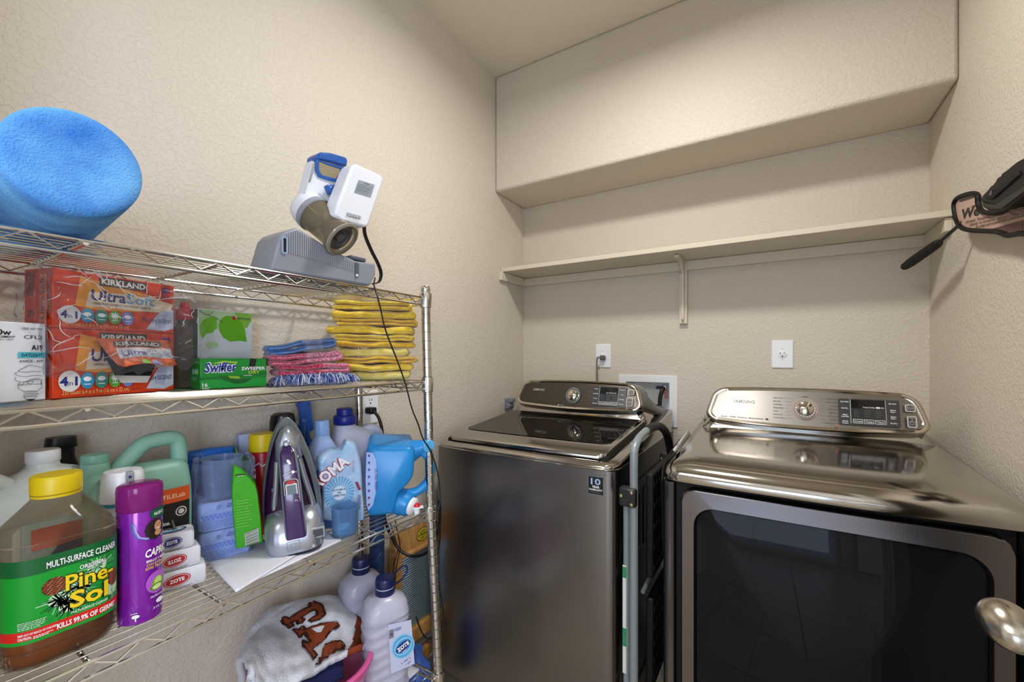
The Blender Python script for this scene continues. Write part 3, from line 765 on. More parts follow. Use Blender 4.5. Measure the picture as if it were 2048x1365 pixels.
p = Print(lambda u, v: (LX2-.006-LX, 1.172-1.4 if False else T(1254, 1100, LX2).y-1.4-.0104, v)); 
lb = MB().box((LX2-.004, T(1254, 1100, LX2).y-.0104, .47), (.010, .001, .30), ink('#dfe3de')); lb.box((LX2-.004, T(1254, 1100, LX2).y-.0112, .60), (.0102, .0006, .03), ink('#2f8f5d')).box((LX2-.004, T(1254, 1100, LX2).y-.0112, .42), (.0102, .0006, .05), ink('#2f8f5d'))
lb.build('label', t, True, label='white and green paper sticker')
# white paper tag and black strap at the dryer's back left corner
pa, pb = onX(1378, 858, -.262), onX(1346, 893, -.262)
t = MB()
t.add([onX(1378, 857, -.262), onX(1381, 874, -.258), onX(1350, 905, -.256), onX(1346, 900, -.262)], [(0, 1, 2, 3)], ink('#d5d2cc')).add([onX(1372, 864, -.264), onX(1375, 870, -.262), onX(1353, 893, -.260), onX(1352, 890, -.264)], [(0, 1, 2, 3)], K)
tag(t.build('paper_tag', solid=.0012), 'white paper tag with a black mark on the dryer top edge by the ladder', 'tag')
cp = [onX(1372, 868, -.268), onX(1352, 890, -.272), onX(1336, 915, -.274), onX(1327, 935, -.272), onX(1325, 952, -.268), onX(1324, 975, -.266), onX(1327, 1100, -.27)]
tag(MB().tube(cat(cp, 6), .0028, K, 8).build('strap'), 'thin black cable running over the left top edge of the dryer', 'cable')
# grey plastic mop head wedged behind the washer
GP = mat('grey_blue_plastic', '#7b7f8a', .45)
gp = onY(1006, 806, 1.86)
t = thing('floor_mop', 'grey plastic mop head poking up behind the left side of the washer', 'mop', (gp.x, gp.y, gp.z-.03))
MB().rrloft([(0, .10, .05, .01), (.02, .12, .055, .012), (.035, .10, .05, .01)], GP).box((.035, .0, .045), (.06, .045, .022), GP).build('head', t, bevel=.004)
MB().tube([(0, .01, -.80), (0, .01, .0)], .011, mat('grey_pole', '#5c6068', .4, .3), 10).build('pole', t)
# ---------------------------------------------------------------- chrome wire shelving
CHR = mat('chrome_wire', '#d8d6d2', .16, 1)
CHP = mat('chrome_post', '#c9c7c3', .14, 1, bump=(40, .0004, 2))
Z1, Z2, Z3, Z4 = 1.372, 1.130, .763, .300     # top, middle, third, bottom shelf
XRr = -1.147; Y0, Y1 = .02, .922
def XF(z): # the rack leans: its front edge comes forward towards the floor
    return -.854+(1.372-z)*.0455 if z < .763 else -.854+(1.372-z)*.031
rack = thing('wire_rack', 'chrome wire shelving rack with four shelves along the left wall', 'shelving', (-1.0, .47, 0))
def post(x_of, y):
    pts = [(x_of(z), y, z) for z in (0.012, .3, .763, 1.13, 1.392)]
    m = MB().tube(pts, .0125, CHP, 16)
    o = m.build('post', rack, True, ang=50)
    g = MB(); z = .05
    while z < 1.38:
        g.tube([(x_of(z)+.01255*cos(a*pi/6), y+.01255*sin(a*pi/6), z) for a in range(12)], .0007, mat('groove_shade', '#6d6962', .3, 1), 4, True); z += .0254
    g.build('groove', o, True, kind='stuff')
    for zz in (Z1, Z2, Z3, Z4):
        MB().lathe([(.0125, -.034), (.0160, -.032), (.0172, .006), (.0165, .010), (.0125, .011)], CHP, TR((x_of(zz), y, zz)), 20, False, False).build('collar', o, True)
    MB().lathe([(.0128, 0), (.0136, .003), (.0136, .012), (.011, .016), (.0001, .0165)], CHP, TR((x_of(1.392), y, 1.386)), 16).build('cap', o, True)
    MB().lathe([(.016, 0), (.018, .004), (.010, .012), (.008, .03)], BLACKP, TR((x_of(.0), y, 0)), 12).build('foot', o, True)
for y in (Y0-.006, Y1-.012):
    post(lambda z: XF(z), y)
for y in (Y0-.006, Y1-.012):
    post(lambda z: XRr+(1.372-z)*.006, y)
def truss(m, a, b, z, n, h=.022, r=.0019):
    P = []
    for i in range(n+1):
        f = i/n; P.append((a[0]+(b[0]-a[0])*f, a[1]+(b[1]-a[1])*f, z-(.003 if i % 2 == 0 else h-.002)))
    m.tube(P, r, CHR, 6)
def wshelf(z):
    x1 = XF(z)-.0; x0 = XRr+(1.372-z)*.006
    ya, yb = Y0+.006, Y1-.024
    m = MB()
    for zz in (z-.0025, z-.024):
        m.tube([(x1, ya-.01, zz), (x1, yb+.01, zz)], .0030, CHR, 8); m.tube([(x0, ya-.01, zz), (x0, yb+.01, zz)], .0030, CHR, 8)
        m.tube([(x0+.01, Y0-.006, zz), (x1-.01, Y0-.006, zz)], .0030, CHR, 8); m.tube([(x0+.01, Y1-.012, zz), (x1-.01, Y1-.012, zz)], .0030, CHR, 8)
    s = m.build('shelf', rack, True)
    n = int((yb-ya)/.029)
    m = MB(); truss(m, (x1, ya), (x1, yb), z, n); m.build('front_truss', s, True)
    m = MB(); truss(m, (x0, ya), (x0, yb), z, n); m.build('back_truss', s, True)
    for y in (Y0-.006, Y1-.012):
        m = MB(); truss(m, (x0+.012, y), (x1-.012, y), z, 10); m.build('end_truss', s, True)
    m = MB(); N = 14
    for i in range(1, N):
        x = x0+(x1-x0)*i/N; m.tube([(x, Y0-.004, z-.0015), (x, Y1-.014, z-.0015)], .0015, CHR, 6)
    m.build('deck_wire', s, True, kind='stuff')
    for i in (1, 2, 3, 4):
        y = ya+(yb-ya)*i/5
        MB().tube([(x0, y, z-.0068), (x1, y, z-.0068)], .0036, CHR, 8).build('cross_brace', s, True)
for z in (Z1, Z2, Z3, Z4): wshelf(z)

# outlet on the left wall behind the rack with a thick black plug
yo = onX(741, 815, XL+.006).y; zo = onX(741, 815, XL+.006).z
t = thing('wall_outlet', 'white outlet plate on the left wall behind the rear rack post', 'outlet', (XL, yo, zo), pi/2)
MB().rrloft([(0, .07, .114, .004), (.003, .07, .114, .004), (.006, .064, .108, .004)], PLATE, RX(pi/2)).build('plate', t, ang=25)
p = Print(front(.0064)); p.rect(-.006, .022, -.004, .03, K); p.rect(.004, .022, .006, .03, K); p.ell(0, .014, .0025, .003, K); p.build(t, 'slots')
BC = mat('black_cable', '#0d0d0e', .4)
pz = onX(745, 822, XL+.03)
t = thing('power_cord', 'thick black plug and cord leaving the outlet behind the rack', 'cord', tuple(pz))
MB().box((XL+.022, pz.y, pz.z), (.032, .026, .022), BC).build('plug', t, True, bevel=.004)
pts = [(XL+.035, pz.y, pz.z), onX(758, 838, -1.125), onX(765, 870, -1.11), onX(768, 950, -1.10), onX(768, 1030, -1.10), onX(786, 1080, -1.09), onX(806, 1106, -1.06), onX(832, 1113, -1.02), onX(858, 1102, -.96), onX(874, 1070, -.90), onX(880, 1035, -.87), onX(878, 1000, -.86)]
MB().tube(cat(pts, 8), .0052, BC, 10).build('cord', t, True)
pts = [onX(868, 1040, -.835), onX(880, 1060, -.84), onX(877, 1100, -.85), onX(872, 1120, -.85), onX(880, 1180, -.84), onX(889, 1250, -.835), onX(884, 1290, -.835), onX(862, 1282, -.84), onX(845, 1268, -.88), onX(832, 1235, -.95)]
t = MB().tube(cat(pts, 8), .0022, BC, 8).build('cable'); tag(t, 'thin black cable looping outside the front rack post beside the washer', 'cable')
for k, (pp, lb_) in enumerate(((((790, 1040), (796, 1070), (800, 1095), (794, 1130), (790, 1165)), 'thin black cable hanging in front of the washboard, right of its pair'), (((780, 1045), (792, 1085), (796, 1100), (788, 1130), (786, 1160)), 'thin black cable hanging in front of the washboard, left of its pair'))):
    t = MB().tube(cat([onX(x, y, -1.09) for x, y in pp], 6), .0018, BC, 6).build('cable'); tag(t, lb_, 'cable')

# washboard and blue tube between the rack and the washer
WD_ = mat('pine_wood', '#b98a4e', .5, var=('#9c6f3a', 9, .15), bump=(30, .0002), stretch=(1, 1, 8))
WH = mat('pine_wood_cross', '#bf8f52', .5, var=('#a5763f', 9, .15), stretch=(1, 8, 1))
WX = -1.125; wy0, wy1 = onX(787, 1060, WX).y, 1.29
wz = [onX(830, y, WX).z for y in (1048, 1100, 1250, 1280)]
wb = thing('washboard', 'wooden washboard with a ribbed metal face between the rack and the washer', 'washboard', (WX, (wy0+wy1)/2, 0))
def bxp(name, y0, y1, z0, z1, x0, x1, mt, **k): return MB().box(((x0+x1)/2, (y0+y1)/2, (z0+z1)/2), (x1-x0, y1-y0, z1-z0), mt).build(name, wb, True, **k)
for y0, y1 in ((wy0, wy0+.03), (wy1-.03, wy1)): bxp('side_rail', y0, y1, .02, wz[0], WX-.022, WX+.012, WD_, bevel=.003)
bxp('head_board', wy0+.03, wy1-.03, wz[1]+.006, wz[0]-.004, WX-.014, WX+.004, WH, bevel=.002)
bxp('rail', wy0+.03, wy1-.03, wz[1]-.008, wz[1]+.010, WX-.018, WX+.014, WH, bevel=.006)
bxp('rail', wy0+.03, wy1-.03, wz[3], wz[2], WX-.018, WX+.014, WH, bevel=.006)
bxp('rail', wy0+.03, wy1-.03, .06, .10, WX-.014, WX+.008, WH, bevel=.004)
RB = mat('ribbed_metal', '#9eb0b8', .25, .7)
m = MB(); z = wz[2]+.004; H = []
n = int((wz[1]-.01-z)/.0082)
m.box((WX-.008, (wy0+wy1)/2, (wz[2]+wz[1])/2), (.004, wy1-wy0-.06, wz[1]-wz[2]), RB)
for i in range(n): m.tube([(WX-.004, wy0+.03, z+i*.0082), (WX-.004, wy1-.03, z+i*.0082)], .0034, RB, 8)
m.build('ribbed_face', wb, True)
lc = onX(846, 1068, WX+.0045)
p = Print(lambda u, v: (WX+.0045-WX, lc.y+u-(wy0+wy1)/2, lc.z+v)); p.ell(0, 0, .034, .025, K, 28); p.ell(0, 0, .032, .023, ink('#b7a52e'), 28); p.text('La Esperanza', 0, -.004, .011, K, w=.056, bold=.02); p.lines(-.016, .016, .012, 2, .004, .002, K, 4); p.lines(-.016, .016, -.012, 2, .004, .002, K, 5)
p.build(wb, 'label', label='oval yellow maker label')
by = onX(752, 1100, -1.10)
t = thing('blue_tube', 'dark blue tube standing upright behind the rack beside the washboard', 'tube', (-1.10, by.y+.004, 0))
MB().lathe([(.022, 0), (.022, .02), (.0235, .02), (.0235, .76), (.0235, .78), (.019, .78)], mat('navy_enamel', '#16355c', .35), seg=20).build('tube', t)
MB().lathe([(.0240, .40), (.0255, .402), (.0255, .43), (.0240, .432)], mat('navy_band', '#0c2038', .4), seg=20, cap0=False, cap1=False).build('band', t)
bl = onX(850, 1300, -1.05)
t = MB().rrloft([(0.006, .06, .06, .02), (.10, .075, .075, .02), (.16, .07, .07, .02), (.19, .03, .03, .014), (.22, .03, .03, .014)], mat('blue_bottle', '#3b5da8', .3), TR((-1.02, 1.05, 0))).build('bottle'); tag(t, 'small blue bottle on the floor below the washboard', 'bottle')
# ---------------------------------------------------------------- helpers for things on the rack
CAMV = Vector((0, 0, CAMZ))
def px2(t, y=0.0):
    """picture point -> (x, z) on the plane local y = const of a thing"""
    Mi = _M[t.name].inverted(); o = Mi @ CAMV; R3 = Mi.to_3x3()
    def f(px, py):
        r = R3 @ ray(px, py); h = o+r*((y-o.y)/r.y); return (h.x, h.z)
    return f
def MY(y): return Matrix(((1, 0, 0, 0), (0, 0, -1, y), (0, 1, 0, 0), (0, 0, 0, 1)))   # (a, b, c) -> (a, y - c, b)
def sil(mb, t, y, pts, y0, y1, m, smooth=0):
    """prism of a traced outline, from local y0 (front) to y1 (back)"""
    f = px2(t, y); P = [f(*p) for p in pts]
    if smooth: P = [(v.x, v.y) for v in cat([(a, b, 0) for a, b in P], smooth, True)]
    return mb.prism(P, 0, y1-y0, m, MY(y1))
def pillow(mb, P, y0, y1, m, k=.06, kk=.25, n=6):
    """inflated pouch of outline P (x, z)"""
    cx = sum(p[0] for p in P)/len(P); cz = sum(p[1] for p in P)/len(P); R = []
    for i in range(n+1):
        a = pi*i/n-pi/2; s_ = 1-kk*(1-cos(a))
        y = (y0+y1)/2+(y1-y0)/2*sin(a)
        R.append([(cx+(p[0]-cx)*s_, y, cz+(p[1]-cz)*(1-(1-s_)*.6)) for p in P])
    return mb.loft(R, m)
def rrmap(w, d, r, y0=0):
    """(u, v) -> point on an upright rounded box, u = way along its outline from the middle of the front"""
    def fn(u, v):
        s = 1 if u >= 0 else -1; a = abs(u); A = w/2-r
        if a <= A: return (u, y0-d/2, v)
        a -= A; q = r*pi/2
        if a <= q: t = a/r; return (s*(A+r*sin(t)), y0-d/2+r-r*cos(t), v)
        a -= q; return (s*w/2, y0-d/2+r+a, v)
    return fn
def fb(name, label, cat_, p0, p1, z, h, dp, m, bev=.0015, group=None, lean=0):
    """box whose front lower edge runs between (px, X) and (px, X); returns thing, width"""
    a = onX(p0[0], 700, p0[1]); b = onX(p1[0], 700, p1[1]); a.z = b.z = z
    t = thing(name, label, cat_, tuple((a+b)/2), math.atan2(b.y-a.y, b.x-a.x), group)
    w_ = (b-a).length
    MB().box((0, dp/2, h/2), (w_, dp, h), m).build('carton', t, bevel=bev)
    return t, w_
def pr3(t, y=0.0, step=None, **k): return Print(lambda u, v: (u, y, v), step, **k)
def cloth_mat(n, c, c2, bump=(350, .0012), var=60): return mat(n, c, .95, bump=bump, var=(c2, var, .12), sheen=.3)
def folded(mb, w, d, h, n, seed, m, M, wob=.004, y_in=0, taper=.0):
    """cloth folded n layers: a serpentine ribbon seen from the side, pushed along y"""
    R = random.Random(seed); th = h/n; path = []
    for i in range(n):
        z = th*(i+.5); x0 = -w/2+R.uniform(0, .012); x1 = w/2-R.uniform(0, .012)
        xs = [x0+(x1-x0)*k/6 for k in range(7)]
        if i % 2: xs.reverse()
        path += [(x, z+R.uniform(-1, 1)*th*.10) for x in xs]
        if i < n-1:
            e = xs[-1]; s_ = 1 if i % 2 == 0 else -1
            path += [(e+s_*th*.42, z+th*.22), (e+s_*th*.52, z+th*.5), (e+s_*th*.42, z+th*.78)]
    P = [(v.x, v.y) for v in cat([(a, b, 0) for a, b in path], 3)]
    def mkring(hw):
        L = []; Rr = []
        for i, p in enumerate(P):
            a = P[max(0, i-1)]; b = P[min(len(P)-1, i+1)]; dx, dz = b[0]-a[0], b[1]-a[1]; l = math.hypot(dx, dz) or 1
            L.append((p[0]-dz/l*hw, p[1]+dx/l*hw)); Rr.append((p[0]+dz/l*hw, p[1]-dx/l*hw))
        e0 = (P[0][0]-hw*.7, P[0][1]); e1 = (P[-1][0]+(hw*.7 if P[-1][0] > 0 else -hw*.7), P[-1][1])
        return L+[e1]+Rr[::-1]+[e0]
    prof = [(0, .22), (.03, .62), (.08, .88), (.16, 1), (.5, 1), (.84, 1), (.95, .85), (1, .3)]; ny = len(prof)-1; rings = []
    for j in range(ny+1):
        y = -d/2+d*prof[j][0]+y_in; q = 1; ring = mkring(th*.50*prof[j][1])
        rings.append([(x*q+wob*noise.noise(Vector((x*14+seed, y*20, z*30)))+.003*noise.noise(Vector((x*50, y*30, z*60+seed))), y+(.012 if j in (0, ny) else 0)*noise.noise(Vector((x*9, seed*3.1, z*22)))+.004*noise.noise(Vector((x*30, seed, z*60))), max(.001, z+wob*1.0*noise.noise(Vector((x*16, y*16+seed, 4))))) for x, z in ring])
    return mb.loft(rings, m, M)

# ---------------------------------------------------------------- top shelf
FOAM = mat('blue_foam', '#2b74cc', .85, bump=(380, .0020, 3), var=('#69aeea', 14, .2))
fc = Vector((-.728, .162, Z1+.0665)); fa = Vector((-.975, .10, 0)).normalized()
t = thing('foam_roller', 'thick blue foam roller lying across the top rack shelf', 'foam roller', tuple(fc+fa*.16-Vector((0, 0, .066))))
Mf = align(fc, fc+fa)
m = MB().lathe([(.0001, .0), (.030, .0), (.050, .0), (.0575, .0008), (.0625, .004), (.0645, .010), (.065, .03), (.065, .16), (.065, .30), (.0635, .318), (.058, .322), (.0001, .322)], FOAM, Mf, 64)
m.build('roller', t, True, ang=60)

GD = mat('dock_plastic', '#7f848e', .42)
GDR = mat('dock_ribbed', '#8b9099', .42)
dl = onX(645, 550, -.90)
t = thing('vacuum_dock', 'grey wedge-shaped charging dock on the top rack shelf under the handheld vacuum', 'charging dock', (-.90, dl.y, Z1+.001), pi/2)
dock = t
fpx = [(541, 545), (560, 474), (570, 463), (592, 455), (604, 461), (649, 490), (680, 507), (712, 522), (752, 528), (752, 549), (741, 572)]
f = px2(t, -.045); P = [f(*p) for p in fpx]; P = [(x, max(.0, z)) for x, z in P]
MB().prism(P, 0, .09, GD, MY(.045)).build('body', t, bevel=.005, bseg=3)
# fluted side band
m = MB(); N = 34
top = [f(*p) for p in ((572, 470), (594, 460), (605, 466), (650, 494), (680, 511), (708, 525))]
def topz(x):
    for a, b in zip(top[:-1], top[1:]):
        if a[0] <= x <= b[0]: return a[1]+(b[1]-a[1])*(x-a[0])/(b[0]-a[0])
    return None
for i in range(N):
    x = top[0][0]+(top[-1][0]-top[0][0])*(i+.5)/N; z1_ = topz(x); z0_ = .040-.012*i/N
    if z1_ and z1_-z0_ > .004: m.box((x, -.0455, (z0_+z1_)/2), (.0022, .0022, z1_-z0_-.004), GDR)
m.build('flute', t, kind='stuff')
a, b = f(563, 475), f(574, 507)
m = MB().ringprism(rr(.012, .036, .0055, 5, (a[0]+b[0])/2, (a[1]+b[1])/2), rr(.007, .030, .003, 5, (a[0]+b[0])/2, (a[1]+b[1])/2), 0, .004, mat('dock_slot', '#8fa0b8', .4), MY(-.044)).prism(rr(.007, .030, .003, 5, (a[0]+b[0])/2, (a[1]+b[1])/2), 0, .001, K, MY(-.0448))
m.build('slot', t)
a = f(713, 540)
MB().box((a[0], -.046, a[1]), (.010, .004, .034), mat('dock_recess', '#4e535c', .5)).box((a[0]-.001, -.0485, a[1]-.014), (.007, .002, .006), ink('#cfd3d6')).build('latch', t, bevel=.001)
MB().box((f(722, 520)[0], -.012, f(722, 520)[1]+.004), (.045, .05, .010), mat('dock_recess', '#4e535c', .5)).build('cradle', t, bevel=.003)
cp = [onX(750, 556, -.88), onX(748, 570, -.86), onX(754, 590, -.835), onX(762, 622, -.835), onX(768, 650, -.834), onX(778, 680, -.833), onX(792, 715, -.832), onX(803, 745, -.831), onX(812, 772, -.830), onX(824, 818, -.829), onX(836, 848, -.829), onX(846, 878, -.829), onX(862, 905, -.826), onX(876, 950, -.82), onX(880, 1000, -.82), onX(874, 1030, -.82)]
MB().tube(cat(cp, 8), .0020, BC, 8).build('power_cord', t, True, label='thin black cord falling down past the end of the rack')
sp = [onX(728, 448, -.88), onX(730, 470, -.885), onX(742, 500, -.885), onX(756, 528, -.885), onX(762, 548, -.885), onX(758, 564, -.885), onX(746, 568, -.885)]

VW = mat('vacuum_white', '#d7dae2', .3); VB = mat('vacuum_blue', '#1c4f9a', .3); VC = film('smoke_plastic', '#d5c8b2', a=.26, rough=.06, glossw='#a2967f')
t = thing('handheld_vacuum', 'white and blue handheld vacuum with a smoky dust cup resting on its grey dock', 'vacuum', (-.90, onX(655, 480, -.90).y, onX(655, 480, -.90).z-.02), pi/2)
A = onX(619, 420, -.905); B = onX(684, 478, -.828)
Ma = align(A, B); L = (B-A).length
MB().lathe([(.024, -.028), (.036, -.018), (.041, -.004), (.042, .012)], VW, Ma, 32).build('motor_housing', t, True)
MB().lathe([(.0425, .010), (.0425, .020), (.040, .022)], mat('vacuum_grey', '#8b8d98', .35), Ma, 32, False, False).build('collar', t, True)
MB().lathe([(.0395, .020), (.0375, .05), (.037, L-.02), (.042, L-.010), (.044, L), (.039, L+.006), (.033, L+.004)], VC, Ma, 32, False, False).build('dust_cup', t, True)
MB().lathe([(.018, L-.05), (.030, L-.02), (.031, L-.004), (.024, L-.002), (.022, L-.01), (.012, L-.012), (.010, L-.002), (.0001, L-.002)], mat('vacuum_filter', '#5d5b5a', .4, .3), Ma, 28).build('filter', t, True)
MB().lathe([(.0385, L-.004), (.0435, L-.001), (.043, L+.004), (.038, L+.0065)], mat('smoke_rim', '#8a8479', .15), Ma, 32, False, False).build('cup_rim', t, True)
m = MB(); sil(m, t, -.02, [(606, 405), (616, 372), (630, 318), (640, 318), (643, 352), (684, 363), (694, 340), (698, 352), (690, 395), (674, 425), (650, 418), (614, 404)], -.02, .018, VW); m.build('body', t, bevel=.009, bseg=4)
m = MB(); sil(m, t, -.02, [(634, 310), (640, 305), (660, 306), (690, 315), (694, 321), (692, 334), (662, 325), (633, 319)], -.024, .020, VB); m.build('top_band', t, bevel=.004)
f = px2(t, -.033)
o_ = [f(*p) for p in ((636, 316), (662, 324), (692, 333), (688, 350), (681, 363), (660, 358), (643, 352), (637, 340))]
i_ = [f(*p) for p in ((643, 320), (662, 328), (687, 336), (684, 347), (677, 356), (660, 352), (648, 348), (643, 338))]
MB().ringprism(o_, i_, 0, .012, VB, MY(-.012)).build('handle_frame', t)
m = MB(); sil(m, t, -.035, [(643, 320), (662, 328), (687, 336), (684, 347), (677, 356), (660, 352), (648, 348), (643, 338)], -.023, -.019, mat('smoke_window', '#8a7f66', .12)); m.build('window', t)
m = MB(); sil(m, t, -.033, [(648, 373), (653, 370), (656, 375), (659, 371), (666, 370), (665, 380), (661, 390), (655, 389), (652, 382)], -.042, -.03, VB); m.build('trigger', t, bevel=.002, label='dark blue trigger')
f = px2(t, -.0335)
p = pr3(t, -.0335)
for i in range(3):
    a, b = f(633-i*3.4, 322+i*3), f(620-i*0.5+(-i*1.2), 364+i*1.0); p.line([a, b], .0012, ink('#4a4d55'))
p.build(t, 'vent')
# battery pack in front
f = px2(t, -.086)
BP = [(694, 338), (698, 332), (705, 331), (752, 352), (759, 360), (757, 368), (729, 452), (724, 457), (677, 446), (663, 436), (661, 428), (668, 405)]
m = MB(); sil(m, t, -.07, BP, -.086, -.040, VW); m.build('battery_pack', t, bevel=.006, bseg=4)
p = pr3(t, -.0865)
q = [f(*z) for z in ((717, 360), (749, 370), (741, 395), (708, 385))]; p.poly(q, ink('#868f98'))
an = math.atan2(q[1][1]-q[0][1], q[1][0]-q[0][0])
p.line([f(728, 367), f(738, 370)], .0012, K)
for i in range(6): p.line([f(716-i*1.0, 368+i*2.6), f(744-i*1.3-(3 if i % 2 else 0), 376.5+i*2.6)], .0005, ink('#2a2d30'))
for i in range(16):
    x = 693+i*1.8; y = 425.5+i*.52; p.line([f(x, y), f(x-1.2, y+7)], (.0006, .0013, .0009)[i % 3], K)
p.line([f(695, 434), f(718, 438.5)], .0008, K)
p.build(t, 'label')
m = MB(); sil(m, t, -.07, [(691, 440), (714, 446), (711, 456), (688, 450)], -.070, -.05, VC); m.build('latch', t, bevel=.002)
m = MB().tube(cat(sp, 8), .0075, mat('black_strap', '#101012', .6), 8, flat=.25); tag(m.build('strap'), 'black webbing strap hanging from the vacuum to the shelf', 'strap')

# ---------------------------------------------------------------- middle shelf
ZM = Z2+.001
WB = mat('white_carton', '#d9dbdd', .5)
t, w_ = fb('light_bulb_box', 'white light bulb carton at the left end of the middle shelf', 'box', (-40, -.965), (92, -.990), ZM, .121, .06, WB)
f = px2(t, 0); p = pr3(t, 0)
def T_(p, f, s, x0, x1, y, hpx, c, bold=.0, al=None, **k):
    a, b = f(x0, y), f(x1, y+(k.pop('dy', 0))); h = f(x0, y-hpx)[1]-a[1]
    p.text(s, a[0], a[1], h, c, 'L', w=abs(b[0]-a[0]), bold=bold, rot=0, **k)
T_(p, f, '60w', -18, 22, 669, 11, K, .02); T_(p, f, 'REPLACEMENT', -30, 30, 674.5, 4, K, .015); T_(p, f, 'USES ONLY 13W*', -30, 27, 680, 3.5, ink('#333'+'333'))
T_(p, f, '1005 437 793', 43, 84, 659.5, 4.5, ink('#2a2a2a')); T_(p, f, 'CFL2', 47, 84, 678, 7.5, K); T_(p, f, 'A19', 62, 84, 700.5, 10, K, .02)
a, b = f(35, 716.5), f(90, 705); p.rect(a[0], a[1], b[0], b[1], ink('#4fb4c4')); T_(p, f, 'DAYLIGHT', 42, 84, 714, 6.5, ink('#0d2a33'), .025); T_(p, f, '4 PACK - A19', 38, 84, 725.5, 5, ink('#2a2a2a'), .01)
LN = ink('#3a3a3c')
for P in ([(36, 741), (48, 735), (58, 731), (70, 733), (80, 735)], [(36, 741), (35, 744), (50, 745), (66, 743), (80, 744)], [(31, 745), (28, 748), (33, 752), (50, 754), (66, 751), (82, 752)], [(29, 755), (28, 760), (34, 764), (50, 764), (66, 760), (83, 760)], [(38, 764), (37, 772)], [(42, 772), (46, 765), (60, 759), (78, 757)], [(80, 761), (80, 770)], [(34, 767), (34, 778), (44, 783), (72, 782), (81, 776), (81, 763)], [(34, 767), (34, 771), (81, 768)], [(44, 785), (72, 784)], [(44, 788), (73, 787), (72, 790), (45, 791), (45, 794), (71, 793), (66, 799), (50, 800), (45, 794)], [(50, 769), (56, 762), (64, 764), (60, 768), (52, 767)]):
    p.line([f(*q) for q in P], .0006, LN)
p.poly([f(*q) for q in ((49, 799), (68, 798), (63, 801.5), (54, 802))], K)
p.build(t, 'print')

